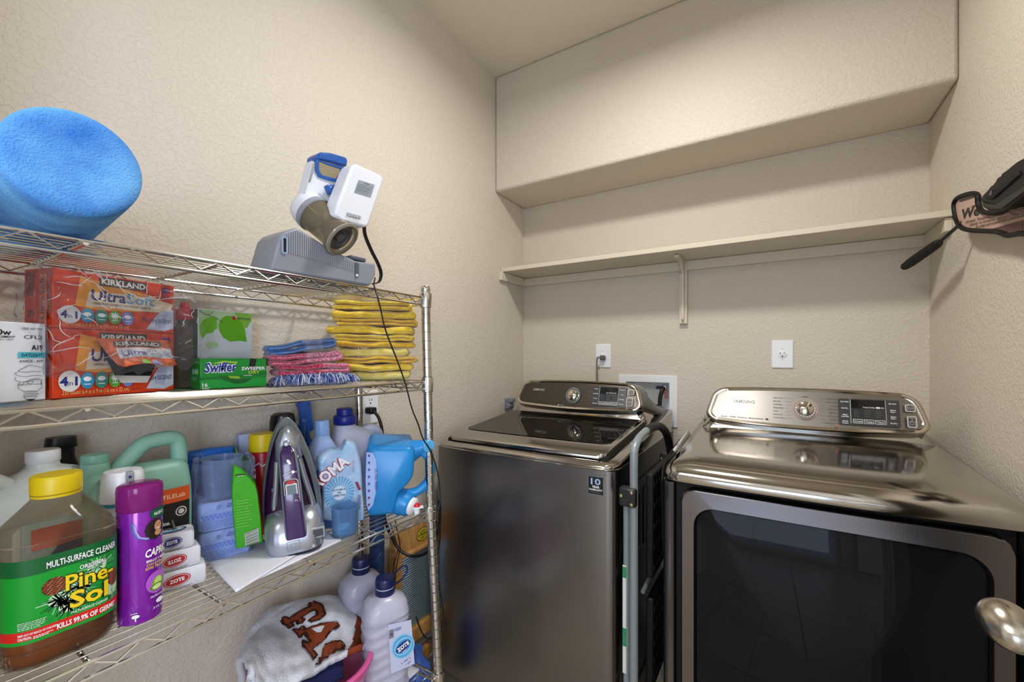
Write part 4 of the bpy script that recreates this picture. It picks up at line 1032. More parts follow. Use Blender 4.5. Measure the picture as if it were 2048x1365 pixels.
OR = mat('orange_carton', '#d63f14', .4); OY = ink('#ee9a2c', .4)
def softener(z, h, lab, y_top, torn):
    t, w_ = fb('dryer_sheet_box', lab, 'box', (105, -.990), (348, -1.045), z, h, .068, OR, group=None)
    p = pr3(t, 0, lift=.0004)
    hw = w_/2
    # warm yellow blaze and white sweep behind the name
    p.poly([(-hw*.62, h*.93), (hw*.1, h*.80), (hw*.60, h*.72), (hw*.98, h*.55), (hw*.3, h*.38), (-hw*.35, h*.35), (-hw*.70, h*.40)], OY)
    p.poly([(-hw*.55, h*.40), (-hw*.50, h*.66), (hw*.0, h*.70), (hw*.70, h*.66), (hw*.98, h*.60), (hw*.90, h*.42), (hw*.2, h*.40), (-hw*.2, h*.42)], ink('#ead9bd', .4))
    p.poly([(hw*.98, h*.50), (hw*.70, h*.42), (hw*.55, h*.22), (hw*.45, h*.06), (hw*.80, .004), (hw*.98, h*.10)], ink('#c3cbdd', .4))
    p.poly([(hw*.66, h*.36), (hw*.86, h*.40), (hw*.80, h*.10), (hw*.60, h*.14)], ink('#aab6d2', .4))
    p.rect(-hw*.34, h*.80, hw*.46, h*.97, ink('#4a4038')); p.text('KIRKLAND', hw*.06, h*.835, h*.10, ink('#e9e3dc'), w=hw*.74, bold=.03)
    p.text('Ultra', -hw*.47, h*.53, h*.185, ink('#20307e'), 'L', w=hw*.55, bold=.02, shear=.05); p.text('Soft', hw*.10, h*.53, h*.185, ink('#5ba6d4'), 'L', w=hw*.50, bold=.01)
    p.text('PREMIUM FABRIC SOFTENER SHEETS', hw*.05, h*.455, h*.038, ink('#5a5048'), w=hw*.95)
    p.text('250', hw*.82, h*.83, h*.10, ink('#2b3f86'), w=hw*.17, bold=.03); p.text('SINGLE', hw*.82, h*.77, h*.04, ink('#2b3f86'), w=hw*.14); p.text('SHEETS', hw*.82, h*.71, h*.04, ink('#2b3f86'), w=hw*.14)
    p.ell(-hw*.78, h*.24, hw*.155, h*.155, ink('#e6e4e0')); p.text('4', -hw*.86, h*.18, h*.12, ink('#20307e'), bold=.04); p.text('in', -hw*.775, h*.18, h*.07, ink('#20307e')); p.text('1', -hw*.69, h*.18, h*.12, ink('#20307e'), bold=.04)
    for i, c in enumerate(('#3193bb', '#2b8f7c', '#5ba33a', '#7480c8')):
        x = -hw*(.53-.21*i); p.ell(x, h*.24, hw*.10, h*.125, ink(c)); p.ell(x, h*.265, hw*.06, h*.035, W); p.rect(x-hw*.05, h*.18, x+hw*.05, h*.192, W)
        if i == 2:
            for k in range(4): p.line([(x-hw*.05*cos(k*pi/4), h*.265-h*.07*sin(k*pi/4)), (x+hw*.05*cos(k*pi/4), h*.265+h*.07*sin(k*pi/4))], .0012, W)
    p.text('FRESH SCENT', hw*.64, h*.20, h*.075, ink('#2a2f5a'), w=hw*.56)
    p.text('250 count 6.4 in x 9 in (16 cm x 22 cm)', -hw*.90, h*.045, h*.065, ink('#e6b878'), 'L', w=hw*1.02)
    p.text('75 OPEN - LIFT TAB', hw*.22, h*.055, h*.03, K, w=hw*.22)
    if torn:
        p.poly([(-hw*.40, h*.86), (-hw*.26, h*.62), (-hw*.16, h*.44), (-hw*.20, h*.36), (hw*.56, h*.42), (hw*.50, h*.30), (-hw*.14, h*.30)][::1], K) if False else None
        p.poly([(-hw*.42, h*.88), (-hw*.20, h*.55), (hw*.62, h*.50), (hw*.50, h*.27), (-hw*.12, h*.30), (-hw*.24, h*.52)], ink('#151112', .9))  # dark inside of the torn opening, its shade painted flat on the front
        p.poly([(-hw*.12, h*.30), (hw*.50, h*.27), (hw*.44, h*.16), (-hw*.02, h*.18)], ink('#c9c6c0'))
    p.build(t, 'print')
    s_ = Print(lambda u, v: (-w_/2, -u, v)); s_.rect(-.062, h*.55, -.045, h*.95, ink('#8a2f18')); s_.text('250', -.052, h*.2, h*.10, ink('#6a2a1a'), w=.014, bold=.03); s_.rect(-.03, h*.1, -.012, h*.9, ink('#d9703a')); s_.text('UltraSoft', -.018, h*.15, .010, ink('#26357a'), 'L', rot=pi/2, w=h*.7); s_.text('KIRKLAND', -.006, h*.15, .006, ink('#3a3430'), 'L', rot=pi/2, w=h*.6); s_.build(t, 'side_print')
    return t, w_, h
H1 = .1145
t1, w1, h1 = softener(ZM, H1, 'orange dryer sheet box with a torn-open front, bottom one of the wrapped pair', 0, True)
t2, w2, h2 = softener(ZM+H1+.0008, .0975, 'orange dryer sheet box with its front intact, top one of the wrapped pair', 0, False)
# torn cardboard flap hanging open with part of the printed front
m = MB(); hw = w1/2
def flap(u, v):
    x = -hw*.42+u*hw*1.28+.003*noise.noise(Vector((u*6, v*8, 0))); z = H1*(.46+.42*v)-.003*sin(u*9)*(1-v); y = -.004-.022*(1-v)**1.4
    return (x+(1-v)*(.02 if u < .2 else 0), y, z)
fl = MB().grid(flap, 14, 8, ink('#d8683a', .5)).build('torn_flap', t1, fixn=False, solid=.0006)
p = Print(lambda u, v: (lambda q: (q[0], q[1]-.0006, q[2]))(flap(u, v)), None, lift=.0003, dl=.0001); p.step = (.1, .15)
p.rect(.20, .70, .86, .93, ink('#5b4f47')); p.text('KIRKLAND', .53, .755, .13, ink('#e9e3dc'), w=.60, bold=.03)
p.rect(.22, .28, .985, .66, ink('#ddd6d8')); p.text('Ultra', .28, .36, .20, ink('#5566a4'), 'L', w=.32, bold=.02); p.text('Soft', .64, .36, .20, ink('#8ab6d8'), 'L', w=.32)
p.text('PREMIUM FABRIC SOFTENER', .62, .29, .03, ink('#5a5048'), w=.6)
p.ell(.55, .06, .06, .12, ink('#7aa84a')); p.ell(.70, .06, .07, .12, ink('#8b90c8')); p.build(t1, 'flap_print', clip=(0.001, .001, .999, .999))
# crumpled clear shrink wrap round both boxes
CW = film('shrink_wrap', '#f6f6f8', a=.045, rough=.09, bump=(45, .009), glossw='#b4b4ba')
a = _M[t1.name]
def wrap_front(u, v):
    x = -w1/2-.018+u*(w1+.05); z = .035+v*(H1+h2-.030)
    n1 = noise.noise(Vector((u*7, v*6, 1.3))); n2 = noise.noise(Vector((u*19, v*15, 5.1))); n3 = abs(noise.noise(Vector((u*9+v*4, v*10-u*3, 9.7))))
    edge = abs(2*u-1)**6
    z += .030*(n1*.6)*(1-v)+.012*n2*(v < .08)
    x += .012*noise.noise(Vector((v*9, 2.2, u*2)))*edge*2
    # it pulls up and away from the torn box at the right
    y = -.012-.008*n3-.005*n1-.004*n2-.016*(1-v)*n3 - (.014*u*(1-abs(v-.45)*2) if u > .8 else 0)
    if v < .4: z += .030*(u-.5)*(u > .5)*(1-v/.4)
    return a @ Vector((x, y-.004, z))
wr = thing('shrink_wrap', 'crumpled clear plastic wrap around the two orange boxes', 'plastic wrap', tuple(a @ Vector((0, -.012, 0))), 0)
MB().grid(wrap_front, 64, 48, CW).build('front_sheet', wr, True, fixn=False, ang=24)
def wrap_side(u, v):
    y = .062-u*.080; z = .040+v*(H1+h2-.036); n = noise.noise(Vector((u*6, v*9, 7.7)))
    return a @ Vector((-w1/2-.007-.010*abs(n)-.006*sin(v*pi), y, z+.004*n))
MB().grid(wrap_side, 20, 36, CW).build('side_sheet', wr, True, fixn=False, ang=24)
rc = random.Random(5); m = MB()
for i in range(46):   # the sharp crease ridges in the film
    u0, v0 = rc.uniform(.02, .98), rc.uniform(.03, .97); an = rc.uniform(0, pi); L_ = rc.uniform(.06, .22); P = []
    for k in range(7):
        u = min(.99, max(.01, u0+cos(an)*L_*k/6+.006*sin(k*.8+i))); v = min(.99, max(.01, v0+sin(an)*L_*k/6+.006*sin(k*1.1+i*2)))
        P.append(wrap_front(u, v)+Vector((.0012, 0, 0)))
    m.tube(P, [.0002+.0006*sin(pi*k/6) for k in range(7)], film('film_crease', '#ffffff', a=.45, rough=.1, glossw='#f0f0f2'), 5)
m.build('crease', wr, True, kind='stuff')

# grey bottle with a red cap, leaf carton, green sweeper refill box
c = onX(370, 640, -1.125)
t = thing('bottle', 'taupe bottle with a red cap standing behind the orange boxes', 'bottle', (c.x, c.y, ZM), pi/2)
TP = mat('taupe_plastic', '#5f594c', .4)
MB().rrloft([(0, .052, .036, .014), (.01, .056, .040, .016), (.115, .056, .040, .016), (.135, .046, .036, .016), (.142, .026, .026, .012), (.150, .026, .026, .012)], TP).build('body', t)
RC = mat('red_cap', '#c0141a', .35)
MB().lathe([(.016, .150), (.017, .152), (.017, .172), (.0155, .174), (.010, .175), (.009, .186), (.007, .189), (.0001, .189)], RC).build('cap', t, label='red cap')
t, w_ = fb('paper_box', 'white carton with green leaves printed on it, behind the green box', 'box', (396, -1.088), (504, -1.100), ZM, .176, .050, mat('leaf_carton', '#d3d9dc', .4))
f = px2(t, 0); p = pr3(t, 0)
hw, H = w_/2, .176
p.rect(-hw+.001, 0.002, hw-.001, H-.002, ink('#c4ccd0'))
p.poly([(-hw+.001, H-.002), (-hw+.001, H*.62), (-hw*.7, H*.70), (0, H*.80), (hw*.4, H*.98), (hw*.4, H-.002)], ink('#a8c59a'))
p.poly([(hw*.30, H-.002), (hw*.55, H*.80), (hw*.78, H*.78), (hw-.001, H*.90), (hw-.001, H-.002)], ink('#77b043'))
lf1 = [f(*q) for q in ((443, 637), (452, 632), (466, 633), (482, 645), (490, 660), (493, 684), (478, 682), (460, 684), (446, 676), (438, 662), (437, 648))]
lf2 = [f(*q) for q in ((434, 636), (420, 634), (406, 640), (398, 652), (399, 665), (404, 678), (412, 668), (424, 666), (433, 656))]
p.poly(lf1, ink('#5da818')); p.poly(lf2, ink('#6cb02c')); p.line([f(441, 641), f(460, 655), f(476, 670), f(493, 684)], .0007, ink('#4d8f16')); p.line([f(404, 678), f(415, 655), f(434, 636)], .0006, ink('#4d8f16'))
p.line([f(398, 622), f(412, 630), f(428, 634), f(444, 645)], .0011, ink('#3d4a30')); p.line([f(415, 631), f(426, 624)], .0008, ink('#3d4a30'))
p.rect(*f(464, 640), *f(470, 633), ink('#b5301e')); a_ = f(471, 639); p.text('CRYPTON', a_[0], a_[1], .0045, ink('#333333'), 'L', w=f(499, 639)[0]-a_[0], bold=.01)
p.ell(*f(424, 690), .013, .007, ink('#a5c795')); p.build(t, 'print')
Print(lambda u, v: (-w_/2, -u, v)).rect(-.049, .001, -.001, H-.001, ink('#46503c')).build(t, 'side_print', label='dark green side of the carton')

GN = mat('green_carton', '#10892f', .35)
t, w_ = fb('sweeper_refill_box', 'opened green refill box with a torn front tab on the middle shelf', 'box', (400, -1.018), (533, -1.000), ZM, .064, .070, GN)
f = px2(t, 0); p = pr3(t, 0); hw, H = w_/2, .064
p.rect(-hw+.0005, .0005, hw-.0005, H*.30, ink('#17a03a')); p.poly([(-hw, H*.36), (hw*.5, H*.46), (hw, H*.55), (hw, H*.40), (-hw, H*.28)], ink('#0c7528'))
p.poly([f(*q) for q in ((500, 717), (513, 719), (508, 742), (497, 742))], K)
p.text('Swiffer', *f(441, 744), .0195, ink('#1f2f8f'), rot=.03, w=f(472, 740)[0]-f(408, 745)[0], bold=.03, shear=.15, out=(W, .045))
p.poly([f(*q) for q in ((425, 727), (445, 722), (475, 724), (473, 728), (450, 725), (430, 728))], ink('#9ccb3a'))
T_(p, f, 'SWEEPER', 483, 530, 741, 6.5, W, .02); T_(p, f, 'DRY', 497, 519, 748, 6, ink('#b5cf38'), .02); p.lines(f(487, 752)[0], f(505, 752)[0], f(487, 752)[1], 1, .002, .0012, W, 3)
T_(p, f, '16', 404, 415, 774, 6.5, W, .03); p.lines(f(404, 777)[0], f(420, 777)[0], f(404, 777)[1], 2, .002, .001, W, 4)
p.poly([f(*q) for q in ((437, 752), (446, 760), (470, 768), (490, 766), (505, 757), (480, 758), (455, 753))], ink('#0a6120')); p.poly([f(*q) for q in ((455, 752), (478, 753), (480, 758), (460, 757))], ink('#8fb82f'))
p.build(t, 'print')
tabq = [f(*q) for q in ((418, 724), (430, 718), (500, 722), (505, 727), (503, 752), (480, 757), (440, 750), (425, 738))]
s_ = Print(lambda u, v: (-hw, -u, v)); s_.ell(-.048, .036, .006, .007, ink('#a8d8b0'))
for i in range(3): s_.ell(-.034+.010*i, .036, .0042, .006, ink('#a8d8b0'))
for i in range(3): s_.rect(-.052, .023-.003*i, -.014-.006*i, .0242-.003*i, ink('#7ec48c'))
s_.build(t, 'side_print')
MB().box((-hw*.2, .012, H+.003), (w_*.5, .024, .0008), GN, ).build('lid_flap', t)

# mop pad, terry towels and the stack of yellow cloths
def cbase(px, X): c = onX(px, 700, X); return (c.x, c.y, ZM)
t = thing('mop_pad', 'blue and white shaggy mop pad under the folded towels', 'mop pad', cbase(622, -1.0), radians(76))
PADM = cloth_mat('pad_cloth', '#6f7fae', '#b4bad2')
MB().rrloft([(.0, .16, .10, .03), (.006, .185, .12, .04), (.016, .17, .11, .04), (.021, .13, .08, .03)], PADM).build('pad', t)
rc = random.Random(2); m = MB(); sm = [ink('#c3c9dc', .9), ink('#5d70ae', .9), ink('#9aa3c4', .9), ink('#33458c', .9)]
for i in range(420):
    x = rc.uniform(-.09, .09); y0_ = rc.uniform(-.055, -.01); z = .018+rc.random()*.008-(abs(x)/.09)**2*.006; dx = rc.uniform(-.02, .02); ln = rc.uniform(.4, 1)
    m.tube([(x, y0_, z), (x+dx*.3, y0_-.012*ln, z+.004), (x+dx*.8, y0_-.024*ln, z-.006), (x+dx, min(y0_-.028*ln, -.05), max(.002, z-.016*ln-.002))], .0011, sm[i % 4], 4)
m.build('fringe', t, kind='stuff')
BT = cloth_mat('blue_terry', '#1f4f91', '#2c68b0'); BG = cloth_mat('grey_terry', '#66789a', '#8291b4'); RT = cloth_mat('red_terry', '#a8263c', '#c85a78', var=180); RTW = cloth_mat('pink_terry', '#b84360', '#d3a0b4', var=200)
def towel(px, X, rz, dz, w, d, h, n, seed, m1, lab, tilt=0, m2=None, span=None, group=None):
    c = cbase(px, X)
    t = thing('folded_towel', lab, 'towel', (c[0], c[1], c[2]+dz), rz, group, ry=tilt)
    m = MB(); folded(m, w, d, h, n, seed, m1, TR((0, 0, 0)))
    if m2:
        k = m.mi(m2); cs = {}
        for i, fc_ in enumerate(m.f):
            x = sum(m.v[j][0] for j in fc_)/len(fc_)
            if span[0] < x < span[1]: m.m[i] = k
    m.build('cloth', t, ang=70)
    return t
towel(618, -1.00, radians(72), .022, .165, .10, .028, 2, 11, RT, 'folded red terry towel, lower of the two on the mop pad', m2=RTW, span=(.02, .2), tilt=radians(-1))
towel(606, -1.01, radians(72), .051, .165, .10, .027, 2, 12, RT, 'folded red terry towel, upper of the two under the blue towel', m2=RTW, span=(.0, .2), tilt=radians(-5))
towel(602, -1.02, radians(70), .079, .150, .09, .028, 2, 13, BT, 'folded blue terry towel with a grey stripe on top of the red towels', m2=BG, span=(.0, .045), tilt=radians(-9))
YM = [cloth_mat('yellow_cloth', '#e0b92c', '#ecd055'), cloth_mat('yellow_cloth_pale', '#e2cc62', '#e9dc8c'), cloth_mat('yellow_cloth_deep', '#d8a724', '#e6bf40')]
zc = 0; hs = [.024, .022, .019, .024, .018, .019, .023, .020, .024, .026]; 
nm = ['bottom', 'second from the bottom', 'third from the bottom', 'fourth from the bottom', 'fifth from the bottom', 'fifth from the top', 'fourth from the top', 'third from the top', 'second from the top', 'top']
cl = onX(750, 700, -1.010)
for i in range(10):
    w_ = [.17, .185, .215, .20, .225, .23, .245, .225, .235, .21][i]
    t = thing('cleaning_cloth', 'folded yellow cleaning cloth, %s of the yellow stack' % nm[i], 'cloth', (cl.x+.002*sin(i*2), cl.y+.004*cos(i*1.7), ZM+zc), radians(44+4*sin(i*1.9)), 'yellow cleaning cloths stacked on the middle shelf')
    m = MB(); folded(m, w_, .105, hs[i], 2 if i in (2, 5, 7, 9) else 1, 30+i, YM[[1, 0, 2, 1, 2, 0, 0, 2, 0, 0][i]], TR((.012 if i < 3 else 0, .0, 0)), wob=.005)
    m.build('cloth_body', t, ang=70)
    zc += hs[i]+.0010
# ---------------------------------------------------------------- third shelf
ZT3 = Z3+.001
def loc(px, X, z=ZT3): c = onX(px, 900, X); return (c.x, c.y, z)
# big amber cleaner bottle, square-shouldered, front face towards the aisle
t = thing('cleaner_bottle', 'large clear bottle of amber pine cleaner with yellow cap and green label', 'bottle', (-.921, .184, ZT3), pi/2)
f = px2(t, -.0602)
PC = film('clear_bottle', '#efe8dc', a=.03, rough=.04, glossw='#9c8f7a')
AM = mat('amber_liquid', '#b8600a', .12, coat=.3, var=('#5a2a04', 14, .22))
prof = [(.0, .095, .090, .03), (.006, .112, .106, .034), (.018, .118, .118, .035), (.030, .1195, .1195, .035), (.165, .1195, .1195, .035), (.172, .118, .118, .036), (.186, .112, .112, .038), (.200, .094, .094, .040), (.214, .072, .072, .034), (.224, .056, .056, .0275), (.230, .052, .052, .0255), (.236, .052, .052, .0255)]
MB().rrloft(prof, PC, n=8, cap1=False).build('bottle_body', t)
MB().rrloft([(z+.002, w_-.005, d-.005, max(.004, r-.002)) for z, w_, d, r in prof[:4]]+[(.088, .1145, .1145, .033)], AM, n=8).build('liquid', t, label='amber liquid in the lower part')
for z in (.010, .030, .176): MB().loft([[(x, y, z+q*.0015) for x, y in rr(.1205-(.004 if z == .010 else 0)+.001*abs(q), .1205-(.004 if z == .010 else 0)+.001*abs(q), .035, 8)] for q in (-1, 0, 1)], PC, None, False, False).build('bottle_rib', t)
YC = mat('yellow_cap', '#e3c60e', .4)
MB().lathe([(.0255, .232), (.0280, .234), (.0280, .256), (.0265, .259), (.0001, .2595)], YC, seg=48).build('cap', t, label='yellow screw cap')
MB().lathe([(.0268, .228), (.0275, .2285), (.0275, .2315), (.0265, .232)], YC, seg=48, cap0=False, cap1=False).build('cap_ring', t)
g = rrmap(.1203, .1203, .035); p = Print(g, (.006, .03), lift=.0006)
z0_, z1_ = .044, .158
p.rect(-.095, z0_, .095, z1_, ink('#0f9a2c', .35)); p.rect(-.095, .136, .095, z1_, ink('#0a5f2c', .35)); p.rect(-.095, z0_+.005, .095, .062, ink('#d8221c', .35))
rc = random.Random(9)
for (bx_, bz_, n_) in ((.000, .080, 44), (.030, .122, 36), (.050, .080, 30), (.012, .100, 30), (-.010, .092, 26)):
    p.ell(bx_, bz_, .011, .010, ink('#bfe0b8')); p.k -= 1
for (bx_, bz_, n_) in ((.000, .080, 44), (.030, .122, 36), (.050, .080, 30), (.012, .100, 30), (-.010, .092, 26)):
    for k in range(n_):
        a_ = rc.uniform(0, 2*pi); r1 = rc.uniform(.012, .026); x1, y1 = bx_+r1*cos(a_), max(.063, min(.135, bz_+r1*sin(a_)))
        p.line([(bx_, bz_), (x1, y1)], rc.choice((.0009, .0013)), ink(rc.choice(('#14602e', '#1c7038', '#2c8a48', '#6fb884', '#b8dcb8')))); p.k -= 1
p.k += 1
for (cu, cv, ru, rv) in ((-.014, .113, .013, .012), (.052, .096, .009, .013)):
    p.ell(cu, cv, ru, rv, ink('#4a2414'))
    for j in range(8):
        for i in range(6):
            x, y = cu-ru+ru*2*(i+.5*(j % 2))/5.5, cv-rv+rv*2*(j+.5)/8
            if ((x-cu)/ru)**2+((y-cv)/rv)**2 < .95: p.ell(x, y, ru*.19, rv*.085, ink(('#b5683e', '#96492a')[(i+j) % 2]), 8, rot=.3); p.k -= 1
p.k += 2
p.text('MULTI-SURFACE CLEANER', .017, .1405, .0085, W, w=.078, bold=.02)
p.text('ORIGINAL', .026, .1255, .0055, W, w=.030, bold=.02, out=(ink('#0b4a22'), .03))
p.text('Pine-', .0235, .101, .021, ink('#f2d21a'), w=.054, bold=.02, out=(ink('#2a2a08'), .035)); p.text('Sol', .0215, .074, .022, ink('#f2d21a'), w=.042, bold=.03, out=(ink('#2a2a08'), .035))
p.text('MULTI-SURFACE CLEANER', .022, .0655, .0035, W, w=.040, bold=.01)
p.text('KILLS 99.9% OF GERMS*', .021, .0515, .0068, W, w=.066, bold=.03)
p.text('KEEP OUT OF REACH OF CHILDREN.', -.0475, .0565, .0028, W, 'L', w=.036, bold=.02); p.text('CAUTION:', -.0475, .0515, .0032, W, 'L', w=.012, bold=.03); p.lines(-.034, -.014, .0525, 2, .002, .001, W, 3)
p.lines(-.0475, -.020, .074, 5, .0022, .0009, ink('#cfe8cf'), 8)
p.build(t, 'label', label='green pine-cleaner label')

# white jug with its cap, and the dark bottle cap behind it
WJ = mat('milky_plastic', '#c9cfc8', .4, sss=.1); WJ2 = mat('white_cap', '#dddedb', .4)
t = thing('bleach_jug', 'large milky white jug with white cap behind the amber cleaner bottle', 'jug', loc(62, -1.075), pi/2)
MB().rrloft([(0, .15, .10, .03), (.01, .165, .115, .035), (.17, .165, .115, .035), (.20, .155, .105, .04), (.222, .12, .085, .035, .01, 0), (.238, .075, .06, .028, .02, 0), (.246, .042, .042, .0208, .014, 0), (.256, .038, .038, .0188, .014, 0)], WJ, n=8).build('body', t)
MB().lathe([(.020, .253), (.0215, .255), (.0215, .272), (.020, .2745), (.0001, .275)], WJ2, TR((.014, 0, 0)), 36).build('cap', t)
m = MB().tube(cat([(-.03, -.02, .225), (-.055, -.025, .243), (-.075, -.025, .235), (-.083, -.025, .19), (-.08, -.03, .13)], 6), .013, WJ, 12); m.build('handle', t)
lb = Print(rrmap(.1655, .1155, .035), (.008, .04)); lb.rect(-.02, .06, .12, .17, ink('#b7d3dd')); lb.rect(-.01, .12, .12, .155, ink('#c65a4a')); lb.poly([(.0, .09), (.12, .10), (.12, .13), (.02, .12)], ink('#2b3f8a')); lb.text('Hidden', .055, .128, .018, W, w=.07, bold=.03) if False else None; lb.build(t, 'label')
t = thing('bottle', 'dark bottle whose black cap shows behind the white jug cap', 'bottle', loc(122, -1.148), pi/2)
MB().rrloft([(0, .05, .04, .015), (.22, .05, .04, .015), (.245, .036, .034, .014), (.262, .036, .034, .014), (.264, .044, .036, .014), (.283, .040, .034, .014)], mat('black_plastic', '#17181c', .4)).build('body', t)

# green tile-sealer jug with moulded handle
TG = mat('sage_plastic', '#86b5a2', .42, sss=.05)
t = thing('sealer_jug', 'sage green plastic jug with moulded handle and black and orange label', 'jug', loc(272, -1.045), pi/2)
f = px2(t, -.038)
MB().rrloft([(0, .16, .072, .02), (.008, .168, .080, .024), (.150, .168, .080, .024), (.180, .166, .078, .024), (.212, .160, .070, .024), (.224, .150, .056, .022), (.228, .13, .04, .018)], TG, n=6).build('body', t)
MB().lathe([(.028, .205), (.021, .228), (.0185, .246)], TG, TR((-.058, 0, 0)), 32).build('neck', t)
MB().lathe([(.0185, .243), (.0195, .244), (.0195, .256), (.018, .2585), (.0001, .259)], mat('sage_cap', '#74a892', .4), TR((-.058, 0, 0)), 40).build('cap', t)
m = MB().tube(cat([(-.020, 0, .215), (-.012, 0, .228), (.010, 0, .252), (.030, 0, .267), (.052, 0, .268), (.066, 0, .258), (.071, 0, .235), (.0725, 0, .205)], 6), [.016]*12+[.0125]*25+[.0155]*6, TG, 14, flat=1.0) if False else MB().tube(cat([(-.034, 0, .208), (-.022, 0, .228), (-.002, 0, .252), (.014, 0, .266), (.036, 0, .270), (.058, 0, .269), (.068, 0, .256), (.0695, 0, .205)], 6), .0145, TG, 14)
m.build('handle', t)
p = Print(rrmap(.1685, .0805, .024), (.006, .04)); p.rect(-.04, .030, .074, .176, ink('#181613')); p.rect(-.04, .148, .074, .176, ink('#d8551c'))
p.text('TILELab', .046, .157, .008, ink('#f0c8a0'), w=.038, bold=.02); p.ell(.058, .128, .0095, .0095, ink('#d7d5ce')); p.ell(.058, .128, .0075, .0075, K); p.ell(.058, .128, .005, .005, ink('#d7d5ce')); p.text('t stains.', .010, .107, .007, W, 'L', w=.030, bold=.03)
p.poly([(-.04, .040), (.074, .040), (.074, .100), (.05, .094), (.035, .100), (.01, .088), (-.04, .092)], ink('#4a4a18')); p.ell(.045, .080, .024, .012, ink('#6f6e2a')); p.ell(.02, .066, .03, .014, ink('#5a5a20')); p.line([(.012, .086), (.03, .080), (.05, .086), (.072, .074)], .0012, ink('#23230c')); p.line([(.0, .060), (.03, .055), (.06, .06)], .0012, ink('#23230c'))
p.build(t, 'label')

# white aerosol and purple hairspray
t = thing('aerosol_can', 'white aerosol can with white spray cap behind the purple can', 'spray can', loc(246, -.985), radians(80))
MB().lathe([(.028, 0), (.030, .003), (.030, .175), (.0285, .181)], mat('aerosol_white', '#c9d2da', .3), seg=40).build('can', t)
MB().lathe([(.0313, .176), (.0313, .181)], ink('#2d8ea0'), seg=40, cap0=False, cap1=False).build('band', t)
m = MB().lathe([(.0308, .182), (.0312, .184), (.0300, .205), (.0285, .228), (.0255, .2335), (.014, .2345)], PLATE, seg=40, cap1=False)
m.lathe([(.014, .2345), (.0135, .220), (.0001, .219)], PLATE, seg=24, cap0=False)
m.build('cap', t)
MB().box((0.006, -.020, .224), (.011, .022, .020), mat('cap_recess', '#9aa0a8', .5)).build('nozzle_notch', t, bevel=.002)
MB().lathe([(.0022, 0), (.0022, .001), (.0001, .001)], ink('#1d2f6e'), TR((.006, -.0312, .226)) @ RX(pi/2), 10).build('nozzle', t)
PU = mat('purple_can', '#8a1fae', .22, .25, coat=.4); PUC = film('purple_cap', '#a42a8e', a=.45, rough=.12, glossw='#b0309c')
t = thing('hairspray_can', 'tall purple hairspray can with a translucent purple cap at the shelf edge', 'spray can', (-.902, .277, ZT3), radians(80))
MB().lathe([(.026, 0), (.0285, .002), (.0285, .006), (.0295, .010), (.0295, .180), (.028, .185), (.026, .187)], PU, seg=48).build('can', t)
MB().lathe([(.0292, .182), (.0305, .184), (.0305, .215), (.0295, .2215), (.026, .224), (.0001, .2245)], PUC, seg=48, cap0=False).build('cap', t, label='translucent purple cap')
MB().lathe([(.016, .187), (.016, .200), (.010, .204), (.010, .212), (.0001, .2125)], mat('purple_nozzle', '#7a1476', .4), seg=20).build('nozzle', t)
p = Print(cyl(.0297), .004)
u0 = .006
for k, c_ in enumerate(('#4a55a8', '#7d6cc8', '#b3a6e0')):
    p.line([(u0-.020+.002*k, .168-.003*k), (u0-.020+.003*k, .155-.002*k), (u0-.014+.002*k, .142), (u0-.002, .136+.001*k), (u0+.012, .1345+.001*k), (u0+.026, .136)], .0022, ink(c_))
p.poly([(.008, .177), (.012, .182), (.040, .184), (.040, .166), (.012, .168)], ink('#0f5a3c')); p.text('NUEVO', .024, .172, .005, W, w=.018, bold=.02)
hx_, hz_ = .017, .152
p.ell(hx_, hz_, .0125, .014, ink('#1d1413')); 
for k in range(12): p.ell(hx_+.0115*cos(k*.52), hz_+.013*sin(k*.52)-.002, .004, .0042, ink('#2b1d18'), 10); p.k -= 1
p.k += 1
p.ell(hx_+.004, hz_+.002, .0062, .0085, ink('#c98f6f')); p.ell(hx_+.004, hz_-.009, .006, .005, ink('#c98f6f')); p.line([(hx_+.0015, hz_-.0015), (hx_+.004, hz_-.0025), (hx_+.0065, hz_-.0015)], .0012, ink('#f4e8e4')); p.line([(hx_+.0005, hz_+.0045), (hx_+.0025, hz_+.0048)], .0008, K); p.line([(hx_+.0055, hz_+.0048), (hx_+.0075, hz_+.0045)], .0008, K)
p.text('CAPRICE', .022, .107, .012, W, w=.040, bold=.03, shear=.1); p.text('BRILLO Y MANEJO', .022, .098, .0038, W, w=.036, bold=.02); p.text('CON EXTRACTO', .020, .092, .0038, ink('#e6c24a'), w=.032, bold=.02); p.text('KIWI TROPICAL', .020, .086, .0045, ink('#e6c24a'), w=.034, bold=.02)
p.ell(.018, .062, .015, .018, ink('#b45ad0')); p.ell(.020, .060, .0095, .011, ink('#7fae2c')); p.ell(.020, .062, .006, .008, ink('#c7dd7a')); p.ell(.018, .054, .010, .006, ink('#5c8a1e')); p.ell(.018, .054, .007, .004, ink('#d7e69a'))
p.text('PROTECCION UV', .021, .038, .0032, W, w=.024); p.ell(.022, .030, .006, .004, W); p.text('316 ml', .020, .019, .0035, W, w=.016)
p.ell(-.0085, .0165, .0045, .003, W); p.rect(-.0092, .009, -.0078, .016, W); p.lines(-.014, -.003, .0215, 1, .002, .0011, W, 2)
p.build(t, 'label')

